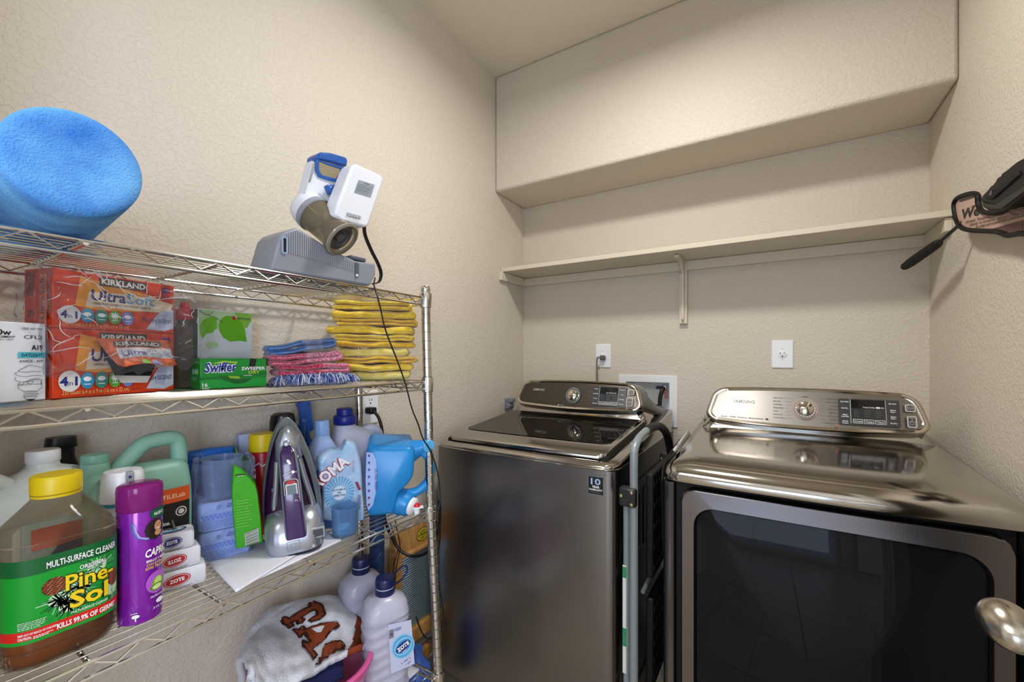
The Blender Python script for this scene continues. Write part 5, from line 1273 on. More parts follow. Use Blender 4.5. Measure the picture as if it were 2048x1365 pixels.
# wrapped soap bars and a tuning-fork hair clip on top
SW = mat('soap_wrapper', '#dcdde4', .5, bump=(60, .0015))
def bar(px, X, z, rz, lab, red, flip, w_=.092, d=.042, h=.036):
    c = loc(px, X, z); t = thing('soap_bar', lab, 'soap', c, rz, 'wrapped soap bars stacked by the purple can')
    MB().rrloft([(0, w_-.006, d-.004, .004), (.004, w_, d, .004), (h-.004, w_, d, .004), (h, w_-.006, d-.004, .004)], SW).build('wrapper', t, bevel=.001)
    p = pr3(t, -d/2-.0006)
    rd = ink('#b3202c' if red else '#26357e'); p.ell(w_*.02, h*.52, w_*.22, h*.30, rd, rot=.08); p.ell(w_*.02, h*.52, w_*.20, h*.26, W, rot=.08); p.ell(w_*.02, h*.52, w_*.19, h*.24, rd, rot=.08)
    p.text('ZOTE', w_*.02, h*(.60 if flip else .44), h*.17, W, w=w_*.24, bold=.04, rot=.08+(pi if flip else 0)); p.lines(-w_*.2, w_*.3, h*.12, 2, .002, .0009, ink('#4a4a55'), 4)
    p.build(t, 'print'); return t
b1 = bar(350, -.966, ZT3, radians(74), 'white wrapped soap bar with a red oval, bottom of the stack', True, False)
b2 = bar(343, -.969, ZT3+.0365, radians(78), 'white wrapped soap bar with an upside-down red oval, middle of the stack', True, True, .084)
b3 = bar(341, -.972, ZT3+.073, radians(72), 'white wrapped soap bar with a blue oval, top of the stack', False, False, .070, .042, .032)
b3p = Print(lambda u, v: (u, v, .0328)); b3p.ell(0, 0, .024, .014, ink('#26357e')); b3p.ell(0, 0, .021, .011, ink('#7ab4d8')); b3p.text('ZOTE', 0, -.004, .009, W, w=.034, bold=.04, out=(ink('#26357e'), .03)); b3p.build(b3, 'top_print')
q0 = Vector(_M[b3.name] @ Vector((0, 0, .034)))
t = MB().tube([q0+Vector((-.012, -.014, .001)), q0+Vector((.002, .008, .001))], .0022, mat('clip_metal', '#7c7a70', .3, .8), 8, flat=.5).tube([q0+Vector((.002, .006, .001)), q0+Vector((-.004, .004, .016))], .0018, mat('clip_metal', '#7c7a70', .3, .8), 8)
tag(t.build('hair_clip'), 'small metal hair clip lying on the top soap bar', 'hair clip')
# stack of wrapped refill packs in a clear bag, with blue and green packs
BAGP = mat('pale_blue_pack', '#a9bde6', .35, bump=(50, .002), var=('#bccbec', 30, .2))
t = thing('wipe_pack_stack', 'clear bag of two pale blue wipe packs behind the white paper sheet', 'wipes', loc(446, -1.040), radians(72))
w_ = .094
for k in range(2):
    z = .002+k*.0625
    o = MB().rrloft([(z, w_-.010, .07, .008), (z+.005, w_, .078, .008), (z+.030, w_+.002, .080, .008), (z+.056, w_, .078, .008), (z+.061, w_-.008, .072, .008)], BAGP).build('pack', t)
    p = pr3(t, -.0408); p.rect(-w_*.46, z+.026, w_*.48, z+.036, ink('#6f8fd8'))
    for i in range(60): p.ell(-w_*.45+i*w_*.92/60, z+.031+.0035*sin(i*5.1), .0012, .0010, ink('#c3d0f0'), 6); p.k -= 1
    p.k += 1; p.lines(-w_*.44, w_*.4, z+.021, 6, .0028, .0009, ink('#6f8fd0'), k); z += .024
    if 1: p.text('POWERED BY', w_*.18, z+.0275, .0035, ink('#3a63b8'), w=.026, bold=.02); p.text('RECYCLED', w_*.18, z+.0225, .0040, ink('#3a63b8'), w=.030, bold=.02); p.ell(-w_*.13, z+.0255, .0028, .004, ink('#3a63b8')); p.ell(-w_*.13, z+.0255, .0018, .0028, ink('#a9bde6'))
    else: p.lines(-w_*.35, w_*.4, z+.030, 4, .0024, .0009, ink('#5f7fc8'), k)
    p.build(o, 'print')
BG_ = film('clear_bag', '#eaf0ff', a=.05, rough=.06, bump=(38, .008), glossw='#cdd6ee')
def bagf(u, v):
    a = u*2*pi; x = (w_/2+.007)*max(-1, min(1, 1.25*cos(a))); y = .045*max(-1, min(1, 1.25*sin(a))); n = noise.noise(Vector((x*50, y*50, v*6)))
    return (x+.005*n, y+.004*n, .004+v*.205+.006*noise.noise(Vector((u*9, v*4, 3))))
MB().grid(bagf, 48, 26, BG_).build('clear_bag', t, fixn=False, ang=30)
BLP = mat('blue_pack', '#2a6fcb', .35, bump=(40, .003))
t = thing('refill_pack', 'bright blue plastic refill pack with white icons behind the clear bag', 'refill pack', loc(424, -1.118), radians(78))
f = px2(t, -.012); m = MB(); pillow(m, [f(*q) for q in ((371, 912), (380, 905), (420, 898), (470, 893), (474, 960), (470, 1060), (378, 1060), (374, 980))], -.014, .016, BLP, kk=.12); m.build('pouch', t)
p = pr3(t, -.0155)
for i, s_ in enumerate(('R1', 'RO', 'CT')): a = f(398, 915+i*22); p.rrect(a[0]-.008, a[1]-.006, a[0]+.008, a[1]+.006, .002, ink('#7fb0ea')); p.rrect(a[0]-.007, a[1]-.005, a[0]+.007, a[1]+.005, .002, ink('#2a6fcb')); p.text(s_, a[0], a[1]-.003, .006, ink('#7fb0ea'), w=.010)
p.build(t, 'print')
CP = film('frosted_cup', '#cfe0f2', a=.16, rough=.15, glossw='#c5d3e6')
t = thing('plastic_cup', 'clear plastic measuring cup standing on the clear bag of packs', 'cup', loc(445, -1.034, ZT3+.127), 0)
MB().lathe([(.0001, .001), (.032, .001), (.033, .004), (.0385, .084), (.0400, .087), (.0380, .087), (.0370, .082), (.0315, .006), (.0001, .004)], CP, seg=40).build('cup', t)
GP_ = mat('lime_pouch', '#3faa1c', .3, bump=(40, .002))
t = thing('lime_pouch', 'lime green refill pouch with a barcode left of the iron', 'refill pouch', loc(497, -.978), radians(66))
f = px2(t, -.012); m = MB(); pillow(m, [f(*q) for q in ((466, 930), (480, 938), (500, 955), (511, 968), (517, 990), (523, 1040), (527, 1086), (500, 1095), (472, 1101), (466, 1040), (462, 985))], -.014, .014, GP_, kk=.10); m.build('pouch', t)
p = pr3(t, -.0150)
q = [f(489, 1067), f(516, 1055), f(518, 1083), f(491, 1092)]
p.poly(q, ink('#d8e4d4'))
for i in range(15):
    y = i/14; a = (q[0][0]*(1-y)+q[3][0]*y+.001, q[0][1]*(1-y)+q[3][1]*y-.0005); b = (q[1][0]*(1-y)+q[2][0]*y-.001, q[1][1]*(1-y)+q[2][1]*y-.0005); p.line([a, b], (.0006, .0012, .0009)[i % 3], K)
p.rect(*f(470, 952), *f(490, 947), K); p.text('NATURAL', *f(481, 952), .002, W, w=.012); p.text('SUPER', *f(478, 938), .004, W, w=.014, rot=-.5) if False else None
p.lines(f(473, 1012)[0], f(505, 1000)[0], f(470, 1003)[1], 10, .0062, .0012, ink('#8fd06a'), 5)
p.build(t, 'print')
t = thing('lime_packet', 'small green packet with a white and red flash behind the cup', 'refill pouch', loc(492, -1.085), radians(70))
f = px2(t, -.01); m = MB(); pillow(m, [f(*q) for q in ((468, 890), (475, 904), (488, 915), (506, 922), (512, 960), (512, 1000), (478, 1000), (478, 930))], -.010, .010, mat('green_packet', '#5aa53a', .35), kk=.08); m.build('packet', t)
p = pr3(t, -.0112); p.poly([f(*q) for q in ((503, 940), (511, 938), (512, 958), (501, 955))], W); p.poly([f(*q) for q in ((504, 944), (511, 942), (511, 948), (506, 952))], ink('#b3202c')); p.build(t, 'print')
t = MB().box((0, 0, 0), (.052, .03, .24), mat('white_box_card', '#aeb9de', .45)); o = t.build('box', bevel=.002); c = loc(498, -1.135); o.location = (c[0], c[1], ZT3+.121); o.rotation_euler = (0, 0, radians(80)); tag(o, 'small white box standing at the wall behind the yellow-capped can', 'box')
t = thing('furniture_spray', 'red can with a tall yellow cap half hidden by the iron', 'spray can', loc(525, -1.085), radians(70))
MB().lathe([(.028, 0), (.0295, .003), (.0295, .198), (.028, .201)], mat('red_can', '#b3141c', .3), seg=36).build('can', t)
MB().lathe([(.0295, .202), (.0295, .238), (.028, .244), (.0001, .2445)], YC, seg=36).build('cap', t)
p = Print(cyl(.0296), .005); p.text('Hot', -.010, .165, .016, W, w=.024, bold=.02, shear=.2) if False else p.line([(-.02, .17), (-.012, .176), (-.004, .168), (.004, .174)], .0022, W); p.build(t, 'print')
t = thing('spray_can', 'black can top behind the tip of the iron', 'spray can', loc(565, -1.125), 0)
MB().lathe([(.030, 0), (.031, .004), (.031, .262), (.028, .278), (.020, .284), (.0001, .285)], mat('black_gloss', '#0b0b10', .2), seg=32).build('can', t)
# blue trigger sprayer
t = thing('spray_bottle', 'blue trigger spray bottle behind the iron', 'spray bottle', loc(608, -1.12), radians(75))
SB = film('blue_clear', '#2c62b8', a=.5, rough=.1, glossw='#1c4f9e'); SBS = mat('blue_trigger', '#1d4f9c', .25)
MB().rrloft([(0, .06, .042, .018), (.01, .064, .046, .02), (.15, .064, .046, .02), (.19, .045, .04, .018), (.215, .028, .028, .0139), (.225, .028, .028, .0139)], SB).build('body', t)
MB().lathe([(.017, .222), (.017, .245), (.013, .250), (.012, .262)], SBS).build('collar', t)
m = MB(); f = px2(t, 0); sil(m, t, 0, [(596, 818), (593, 812), (592, 806), (600, 803), (612, 799), (619, 801), (620, 812), (622, 830), (626, 858), (622, 862), (616, 852), (612, 870), (600, 868), (599, 840)], -.010, .010, SBS); m.build('trigger_head', t, bevel=.002)

# steam iron standing on its heel
SV = mat('iron_silver', '#a9aeb8', .28, .75); PUR = mat('iron_purple', '#3a1f55', .25, coat=.5); PUD = film('iron_tank', '#8a4a96', a=.55, rough=.06, glossw='#3c1a48'); SKI = film('iron_skirt', '#cfd6d2', a=.30, rough=.1, glossw='#9aa3a6')
t = thing('steam_iron', 'purple and silver steam iron standing upright on its heel on the white paper', 'iron', (-.938, .572, ZT3+.0035), radians(57), ry=radians(-4.5))
def OUT(s_, dz=0):
    P = [(-.058, .0), (-.0600, .02), (-.0600, .06), (-.059, .10), (-.053, .15), (-.043, .20), (-.030, .245), (-.016, .276), (-.006, .288), (.0, .290), (.006, .288), (.016, .276), (.030, .245), (.043, .20), (.053, .15), (.059, .10), (.0600, .06), (.0600, .02), (.058, .0)]
    P = [(v.x, v.y) for v in cat([(a, b, 0) for a, b in P], 4)]
    return [(x*s_, .0+(z-.0)*(1-(1-s_)*.6)+dz) for x, z in P]
LEAN = Matrix.Shear('XZ', 4, (0, 0)) if False else Matrix.Identity(4)
MB().prism(OUT(1.0), 0, .006, SV, MY(.036)).build('soleplate', t, bevel=.0015)
def sh_ring(s_, y, x0=-.004): return [(x+x0, y, z) for x, z in OUT(s_)]
MB().loft([sh_ring(.99, .030, 0), sh_ring(1.0, .022), sh_ring(.97, .010), sh_ring(.90, .0)], SKI, None, False, False).build('skirt', t)
MB().loft([sh_ring(.94, .029, 0), sh_ring(.90, .010), sh_ring(.80, -.006), sh_ring(.60, -.014)], PUD).build('water_tank', t, label='dark purple see-through water tank')
# heel and lower body in silver
MB().rrloft([(.0, .096, .078, .026, .000, -.014), (.003, .112, .096, .032, .000, -.014), (.03, .118, .100, .034, .0, -.014), (.060, .117, .092, .034, .0, -.008), (.078, .108, .074, .034, .0, .0), (.088, .090, .050, .024, 0, .008)], SV, n=8).build('heel', t, ang=60)
MB().rrloft([(-.0025, .108, .092, .032, .000, -.014), (.0015, .114, .098, .034, .000, -.014)], mat('iron_foot', '#1d1630', .4), n=8).build('heel_rim', t)
# nose and spine
MB().loft([[(x, y, z) for x, z in P] for y, P in ((.020, [(-.034, .200), (-.026, .245), (-.012, .274), (0, .282), (.012, .274), (.026, .245), (.034, .200), (0, .190)]), (-.012, [(-.026, .200), (-.021, .240), (-.010, .264), (0, .270), (.010, .264), (.021, .240), (.026, .200), (0, .190)]), (-.020, [(-.018, .205), (-.014, .236), (-.006, .255), (0, .258), (.006, .255), (.014, .236), (.018, .205), (0, .195)]))], SV).build('nose', t, ang=60)
hp = [(0, -.012, .232), (0, -.030, .218), (.001, -.040, .195), (.002, -.046, .160), (.003, -.052, .120), (.004, -.055, .080), (.005, -.056, .036)]
def strip(pts, w, th, mt, sc=1):
    R = []
    Pp = cat(pts, 6)
    for i, p_ in enumerate(Pp):
        f_ = i/(len(Pp)-1); ww = (w[0]*(1-f_)+w[1]*f_)*(1-.5*max(0, .18-f_)/.18)*sc
        a_ = Pp[max(0, i-1)]; b_ = Pp[min(len(Pp)-1, i+1)]; T__ = (b_-a_).normalized(); N_ = T__.cross(Vector((1, 0, 0))).normalized()
        if N_.y > 0: N_ = -N_
        R.append([tuple(p_+Vector((1, 0, 0))*x+N_*y) for x, y in rr(ww, th, th*.45, 4)])
    return MB().loft(R, mt)
strip(hp, (.036, .044), .018, SV).build('handle_frame', t, ang=60)
strip([Vector(p_)+Vector((0, -.006, 0)) for p_ in hp], (.028, .038), .014, PUR).build('handle', t, ang=60)
m = MB().tube(cat([(-.040, .0, .06), (-.036, -.01, .10), (-.028, -.018, .15), (-.022, -.022, .20)], 5), .006, SV, 10).tube(cat([(.044, .0, .06), (.040, -.01, .10), (.030, -.018, .15), (.022, -.022, .20)], 5), .006, SV, 10)
m.build('side_arm', t, ang=60)
MB().lathe([(.007, 0), (.007, .004), (.005, .0055), (.0001, .006)], SV, TR((0, -.026, .238)) @ RX(radians(70)), 20).build('spray_nozzle', t)
fy = lambda z: -.0565-.005*min(1, max(0, (.19-z)/.12))
pp = Print(lambda u, v: (u+.003+(.19-v)*.02, fy(v)-.0035, v), (.02, .008), lift=.0006)
pp.rrect(-.0145, .104, .0145, .166, .007, ink('#c9bfae', .2)); pp.rrect(-.0132, .1055, .0132, .1645, .006, ink('#2b2436', .3)); pp.rrect(-.011, .130, .011, .156, .002, ink('#d8d8dc', .2)); pp.rect(-.009, .133, .009, .153, ink('#6f7f88', .15)); pp.ell(0, .159, .009, .004, ink('#b8202c')); pp.rect(-.0132, .1255, .0132, .1265, ink('#c9bfae', .2))
for s_ in (-1, 1):
    for k in range(3): pp.line([(s_*.0065-.003+.003*k, .108), (s_*.0065-.003+.003*k, .114)], .0007, W)
    pp.line([(s_*.0065-.004, .116), (s_*.0065, .120), (s_*.0065+.004, .116)], .0008, W)
pp.ell(0, .205, .003, .005, W, rot=.5); pp.ell(.002, .200, .003, .0018, W)
pp.line([(-.013, .176), (-.006, .181), (.004, .182), (.013, .180)], .0018, ink('#b9b4c6')); pp.line([(-.012, .171), (-.004, .176), (.006, .177)], .0012, ink('#b9b4c6')); pp.rect(.004, .178, .009, .184, W)
pp.build(t, 'control_print')
pp = pr3(t, -.0645); pp.frame(-.014, .010, .010, .032, .0008, ink('#7d828c')); pp.frame(-.008, .016, .004, .026, .0006, ink('#8d929c')); pp.build(t, 'heel_mark')
MB().box((.048, -.045, .035), (.028, .026, .024), SV).box((.048, -.0588, .035), (.020, .002, .016), mat('iron_socket', '#3c4048', .5)).build('cord_outlet', t, bevel=.002)
MB().lathe([(.007, 0), (.006, .003), (.0001, .004)], mat('iron_button', '#7a86b0', .3), TR((-.032, -.010, .135)) @ RX(pi/2), 16).build('button', t)
# sheets of white paper below the iron
PP = mat('white_paper', '#d9dae4', .7)
def sheet(P4, z, nm_, lab, amp=.003, seed=1, curl=0):
    a, b, c_, d = [onZ(x, y, z) for x, y in P4]
    def fn(u, v):
        p_ = a*(1-u)*(1-v)+b*u*(1-v)+c_*u*v+d*(1-u)*v
        return (p_.x, p_.y, z+.0006+amp*abs(noise.noise(Vector((u*3+seed, v*3, 2))))*min(1, 6*u*(1-u)+.3)+curl*(max(0, .35-u)/.35)**2)
    t = thing(nm_, lab, 'paper', tuple((a+b+c_+d)/4)); MB().grid(fn, 20, 14, PP).build('sheet', t, True, fixn=False, solid=.0005); return t
sheet(((471, 1182), (684, 1082), (640, 1056), (505, 1092)), Z3+.0006, 'paper_sheet', 'lower white paper sheet under the iron reaching right towards the cup', .001, 3)
sheet(((402, 1112), (472, 1186), (592, 1112), (518, 1078)), Z3+.0036, 'paper_sheet', 'upper white paper sheet with its corner poking out left of the iron', .0016, 5, .001)

# light blue detergent bottle, white jug with navy cap
LBP = mat('ice_blue_plastic', '#9fb6e4', .35, sss=.1)
t = thing('detergent_bottle', 'pale blue detergent bottle with tall cap right of the iron', 'bottle', loc(644, -1.045), radians(66))
f = px2(t, -.03)
MB().rrloft([(0, .072, .052, .02), (.008, .080, .060, .022), (.150, .080, .060, .022), (.185, .074, .056, .024), (.205, .052, .046, .022), (.216, .040, .038, .0185), (.222, .037, .037, .018)], LBP, n=7).build('body', t)
MB().lathe([(.0190, .221), (.0200, .223), (.0178, .258), (.0165, .262), (.0001, .2625)], mat('ice_blue_cap', '#8fb2e6', .35), seg=32).build('cap', t)
p = Print(rrmap(.0805, .0605, .022), (.006, .04)); p.ell(.0, .168, .026, .011, ink('#dfe6f4')); p.ell(-.014, .168, .009, .0065, ink('#2a3f86')); p.ell(-.014, .168, .0078, .0053, ink('#dfe6f4')); p.text('he', -.014, .1655, .0055, ink('#2a3f86'), w=.010, bold=.02); p.rect(-.003, .160, .006, .176, ink('#7c8aa4')); p.text('50', .0015, .166, .005, ink('#1c2540'), w=.008, bold=.03); p.lines(.008, .022, .174, 5, .003, .0012, ink('#b3404c'), 2)
p.poly([(-.030, .120), (-.005, .150), (.020, .135), (-.004, .104)], ink('#2a3f86')); p.text('LAUNDRY', .0, .134, .007, W, w=.026, rot=-.1, bold=.03); p.text('DETERGENT', .0, .122, .007, W, w=.030, rot=-.1, bold=.03); p.rect(-.035, .02, .035, .098, ink('#7f9ade')); p.build(t, 'label')
t = thing('small_bottle', 'small teal bottle in the gap behind the iron and the detergent bag', 'bottle', loc(640, -.985), radians(60))
MB().rrloft([(0, .024, .022, .009), (.075, .024, .022, .009), (.090, .014, .014, .0069), (.105, .014, .014, .0069)], film('teal_clear', '#6aa0a8', a=.4, rough=.1, glossw='#3f7f86')).build('body', t)
t = thing('detergent_jug', 'white detergent jug with dark blue cap at the back of the shelf', 'jug', loc(702, -1.085), radians(70))
MB().rrloft([(0, .13, .085, .03), (.01, .145, .095, .035), (.16, .145, .095, .035, .01, 0), (.195, .135, .090, .04, .01, 0), (.215, .10, .075, .035, 0, 0), (.226, .062, .058, .028, -.016, 0), (.232, .055, .055, .027, -.018, 0)], mat('white_jug', '#c6cbe0', .4, sss=.1), n=8).build('body', t)
NV = mat('navy_cap', '#1a2a86', .35)
MB().lathe([(.031, .234), (.0325, .236), (.0325, .256), (.030, .260), (.0235, .262), (.0235, .278), (.021, .281), (.0001, .2815)], NV, TR((-.018, 0, 0)), 36).build('cap', t, label='dark blue two-step cap')
m = MB().tube(cat([(.03, -.01, .205), (.055, -.01, .215), (.078, -.01, .20), (.086, -.01, .165)], 6), .014, mat('white_jug', '#c6cbe0'), 12); m.build('handle', t)

# laundry powder bag
RB_ = mat('powder_bag', '#b8cdea', .3, bump=(45, .003), var=('#8fb8e0', 25, .2))
t = thing('detergent_bag', 'shiny bag of laundry powder with sunburst print right of the iron', 'detergent bag', loc(688, -.955), radians(60))
f = px2(t, -.020)
bagP = [(641, 912), (662, 900), (682, 898), (693, 881), (710, 887), (719, 905), (724, 935), (726, 980), (729, 1049), (700, 1056), (664, 1056), (643, 1050), (643, 1010), (645, 980), (638, 950), (634, 925)]
P = [(v.x, max(.002, v.y)) for v in cat([(*f(*q), 0) for q in bagP], 3, True)]
m = MB(); pillow(m, P, -.026, .022, RB_, kk=.14); m.build('pouch', t)
gz = lambda u, v: (u, -.0262-.0004, v)
p = Print(gz); c0_ = f(678, 985)
for k in range(28):
    a_ = 2*pi*k/28; R1 = .036; q = [(c0_[0]+.012*cos(a_), c0_[1]+.012*sin(a_)), (c0_[0]+R1*cos(a_-.06), c0_[1]+R1*1.15*sin(a_-.06)), (c0_[0]+R1*cos(a_+.06), c0_[1]+R1*1.15*sin(a_+.06))]; p.poly(q, ink('#4fa4d4')); p.k -= 1
p.k += 1
p.ell(c0_[0], c0_[1], .016, .018, ink('#cfe2f2')); 
for i, s_ in enumerate(('ECONOMICAL', 'AND', 'EFFECTIVE')): p.text(s_, c0_[0], c0_[1]+.006-.0072*i, .0045, ink('#1f2f6e'), w=.003*len(s_), bold=.03)
p.text('PHOSPHATE FREE', *f(679, 1016), .0028, ink('#c0242c'), w=.026, bold=.02)
a_ = f(634, 968); b_ = f(690, 916); an = math.atan2(b_[1]-a_[1], b_[0]-a_[0])
p.text('ROMA', (a_[0]+b_[0])/2+.006, (a_[1]+b_[1])/2-.012, .026, ink('#eceef6'), w=math.hypot(b_[0]-a_[0], b_[1]-a_[1])*1.10, rot=an*.9, bold=.04, out=(ink('#a61f3a'), .05))
p.rect(*f(646, 1052), *f(672, 1040), ink('#1f3a86')) if False else p.poly([f(643, 1054), f(666, 1056), f(668, 1041), (f(643, 1038))], ink('#22407e'))
p.text('17.63 OZ', f(707, 930)[0], f(707, 932)[1], .004, ink('#c05070'), rot=pi/2, w=.03); p.lines(f(714, 1050)[0], f(722, 1050)[0], f(718, 990)[1], 10, .004, .002, ink('#3a4a86'), 6); p.poly([f(709, 964), f(714, 962), f(721, 978), f(716, 980)], ink('#8a2440'))
p.build(t, 'print')
t = thing('plastic_cup', 'frosted measuring cup with blue powder at the shelf edge before the bag', 'cup', loc(690, -.893), 0)
MB().lathe([(.0001, .001), (.0265, .001), (.0285, .006), (.0315, .068), (.0325, .070), (.0305, .070), (.027, .008), (.0001, .006)], film('blue_cup', '#c4dcf0', a=.14, rough=.2, glossw='#9cc0e0'), seg=40).build('cup', t)
MB().lathe([(.0001, .0065), (.0262, .0085), (.0268, .018), (.0001, .020)], mat('blue_powder', '#7db9d8', .8), seg=32).build('powder', t)

# blue jug lying on its side with a tap
BJ = mat('blue_jug_plastic', '#1b86cc', .3, sss=.12)
t = thing('detergent_dispenser', 'bright blue detergent jug lying on its side with a white tap', 'jug', loc(785, -.925), radians(48))
f = px2(t, -.062)
def jr(y, s_, pts):
    cx_ = sum(p_[0] for p_ in pts)/len(pts); cz_ = sum(p_[1] for p_ in pts)/len(pts)
    return [(cx_+(p_[0]-cx_)*s_, y, cz_+(p_[1]-cz_)*s_) for p_ in pts]
base = [(733, 905), (742, 893), (765, 893), (800, 893), (822, 893), (826, 897), (830, 905), (829, 930), (826, 955), (815, 972), (797, 990), (790, 1015), (782, 1034), (752, 1039), (738, 1036), (731, 1015), (729, 980), (729, 940)]
P = [f(*q) for q in base]; P = [(v.x, max(.003, v.y)) for v in cat([(a, b, 0) for a, b in P], 3, True)]
up = lambda R_, k_: [(a, b, c+k_*max(0, c-.10)) for a, b, c in R_]
m = MB().loft([up(jr(.075, .80, P), .2), up(jr(.062, .93, P), .2), up(jr(.045, 1.0, P), .14), jr(-.045, 1.0, P), jr(-.058, .95, P), jr(-.064, .82, P)], BJ); m.build('body', t, ang=60)
f0 = px2(t, -.02); c_ = f0(853, 891)
m = MB().tube([(f0(812, 908)[0], -.01, f0(812, 908)[1]), (f0(838, 897)[0], -.015, f0(838, 897)[1]), (c_[0]-.002, -.024, c_[1])], [.036, .024, .016], BJ, 20); m.build('spout', t)
MB().lathe([(.0170, -.012), (.0180, -.008), (.0180, .008), (.016, .010), (.0001, .0105)], mat('sky_cap', '#5ab0e4', .35), align((c_[0]+.003, -.028, c_[1]), (c_[0]+.022, -.068, c_[1]-.004)), 30).build('cap', t, label='round sky blue cap')
hq = [f0(*q) for q in ((818, 900), (842, 902), (858, 918), (862, 942), (854, 966), (832, 984), (800, 988))]
MB().tube(cat([(a, -.020, b) for a, b in hq], 6), .0125, BJ, 14).build('handle', t)
n0, n1 = f0(800, 1003), f0(836, 1011)
Mn = align((n0[0], -.02, n0[1]), (n1[0], -.052, n1[1]))
Ln = 1
MB().lathe([(.036, -.03), (.036, .012), (.0335, .016), (.0315, .032), (.028, .036)], BJ, Mn, 36).build('neck', t, ang=50)
MB().lathe([(.0235, .034), (.0245, .036), (.0245, .044), (.019, .048), (.0001, .0485)], PLATE, Mn, 32).build('tap_collar', t)
e = Mn @ Vector((0, 0, .055))
MB().tube([Mn @ Vector((0, 0, .046)), e], .0085, PLATE, 14).tube([e+Vector((0, 0, .006)), e-Vector((0, 0, .018))], .0078, PLATE, 14).box(e+Vector((.004, -.004, .004)), (.026, .014, .003), PLATE).build('tap', t, label='white plastic tap')
MB().lathe([(.0095, 0), (.0095, .003), (.008, .007), (.0001, .009)], mat('red_button', '#c81e28', .3), TR(e+Vector((0, -.001, .006))), 20).build('tap_button', t, label='red tap button')
fl2 = px2(t, -.0645)
p = pr3(t, -.0648)
lab_ = [fl2(*q) for q in ((733, 905), (745, 906), (752, 920), (754, 950), (752, 985), (746, 1010), (737, 1022), (733, 1010), (731, 960))]
p.poly(lab_, ink('#9fb6e8'))
for i in range(8): a = fl2(738, 912+i*14); p.ell(a[0], a[1], .0028, .0038, ink(('#3a4a9e', '#7a2a6e')[i > 4]))
p.text('ULTRA FRESH', *fl2(750, 960), .006, ink('#3a4a9e'), rot=-pi/2, w=.060, bold=.02); p.build(t, 'label')
q = fl2(757, 880)
# ---------------------------------------------------------------- bottom shelf
ZB = Z4+.001
MK = mat('milky_lilac_plastic', '#b7b6c8', .28, sss=.15); NVC = mat('dark_navy_cap', '#131c4e', .35)
def zote(name_, c, rz, lab):
    t = thing('softener_bottle', lab, 'bottle', (c[0], c[1], ZB), rz, 'milky bottles with navy caps on the bottom shelf')
    prof = []
    for k in range(34):
        z = .004+k*.0064; wv = .0030*sin(z*2*pi/.028)
        prof.append((z, .118+wv, .098+wv, .034))
    prof = [(0, .10, .08, .028)]+prof+[(.226, .114, .094, .036), (.238, .098, .082, .036), (.247, .070, .064, .030), (.252, .046, .046, .0225), (.258, .044, .044, .0215)]
    b = MB().rrloft(prof, MK, n=7)
    # slant the moulded waves
    for i, v in enumerate(b.v):
        if .02 < v[2] < .20: b.v[i] = (v[0], v[1], v[2]+.010*sin(v[0]*26))
    b.build('body', t, ang=70)
    MB().lathe([(.0245, .250), (.0260, .252), (.0260, .268)], NVC, seg=32, cap1=False).build('cap_base', t)
    MB().lathe([(.0250, .268), (.0250, .271)], mat('cap_seal', '#c9ccd8', .4), seg=32, cap0=False, cap1=False).build('seal_ring', t)
    MB().lathe([(.0258, .271), (.0262, .273), (.0255, .290), (.0235, .2945), (.0001, .295)], NVC, seg=32).build('cap', t)
    MB().tube(cat([(.022, .006, .262), (.045, .010, .268), (.062, .012, .282), (.064, .012, .302), (.050, .010, .306), (.030, .006, .294), (.018, 0, .288)], 6), .0036, NVC, 8, flat=.6).build('carry_loop', t)
    return t
zb1 = zote('a', onX(770, 1200, -.905), radians(62), 'milky bottle with navy cap and blue oval label, nearer of the two')
f = px2(zb1, -.052)
p = Print(lambda u, v: (u, -.0525, v), None, lift=.0006)
c_ = f(806, 1293)
p.poly([f(776, 1250), f(822, 1240), f(829, 1328), f(782, 1348)], ink('#c3c8e2'))
for k, (a, b, cc) in enumerate(((.030, .034, '#8cc4e6'), (.027, .029, '#4fa8dc'), (.024, .022, '#9fd0ee'), (.022, .018, '#3f9ad6'))): p.ell(c_[0], c_[1], a, b, ink(cc), 30, rot=.5)
p.ell(c_[0], c_[1], .021, .012, ink('#1f3478'), 30, rot=.45); p.text('ZOTE', c_[0]+.002, c_[1]-.005, .010, W, w=.034, rot=.42, bold=.05); p.text('BLANCO', c_[0]+.005, c_[1]-.014, .0035, W, w=.012, rot=.42, bold=.02)
p.rect(*f(778, 1278), *f(787, 1258), ink('#777b88')); p.text('50', *f(782.5, 1271), .005, K, w=.007, bold=.03); p.lines(f(789, 1262)[0], f(803, 1255)[0], f(789, 1258)[1], 4, .0022, .001, ink('#3f4f9e'), 4); p.text('3.785 L', *f(812, 1322), .004, ink('#4a5590'), w=.028, rot=.35, bold=.01); p.text('1 gal', *f(816, 1327), .004, ink('#4a5590'), w=.014, rot=.35, bold=.01)
p.build(zb1, 'label', label='pale label with a blue oval')
zb2 = zote('b', onX(722, 1180, -1.055), radians(70), 'milky bottle with navy cap, rear one half hidden against the wall')

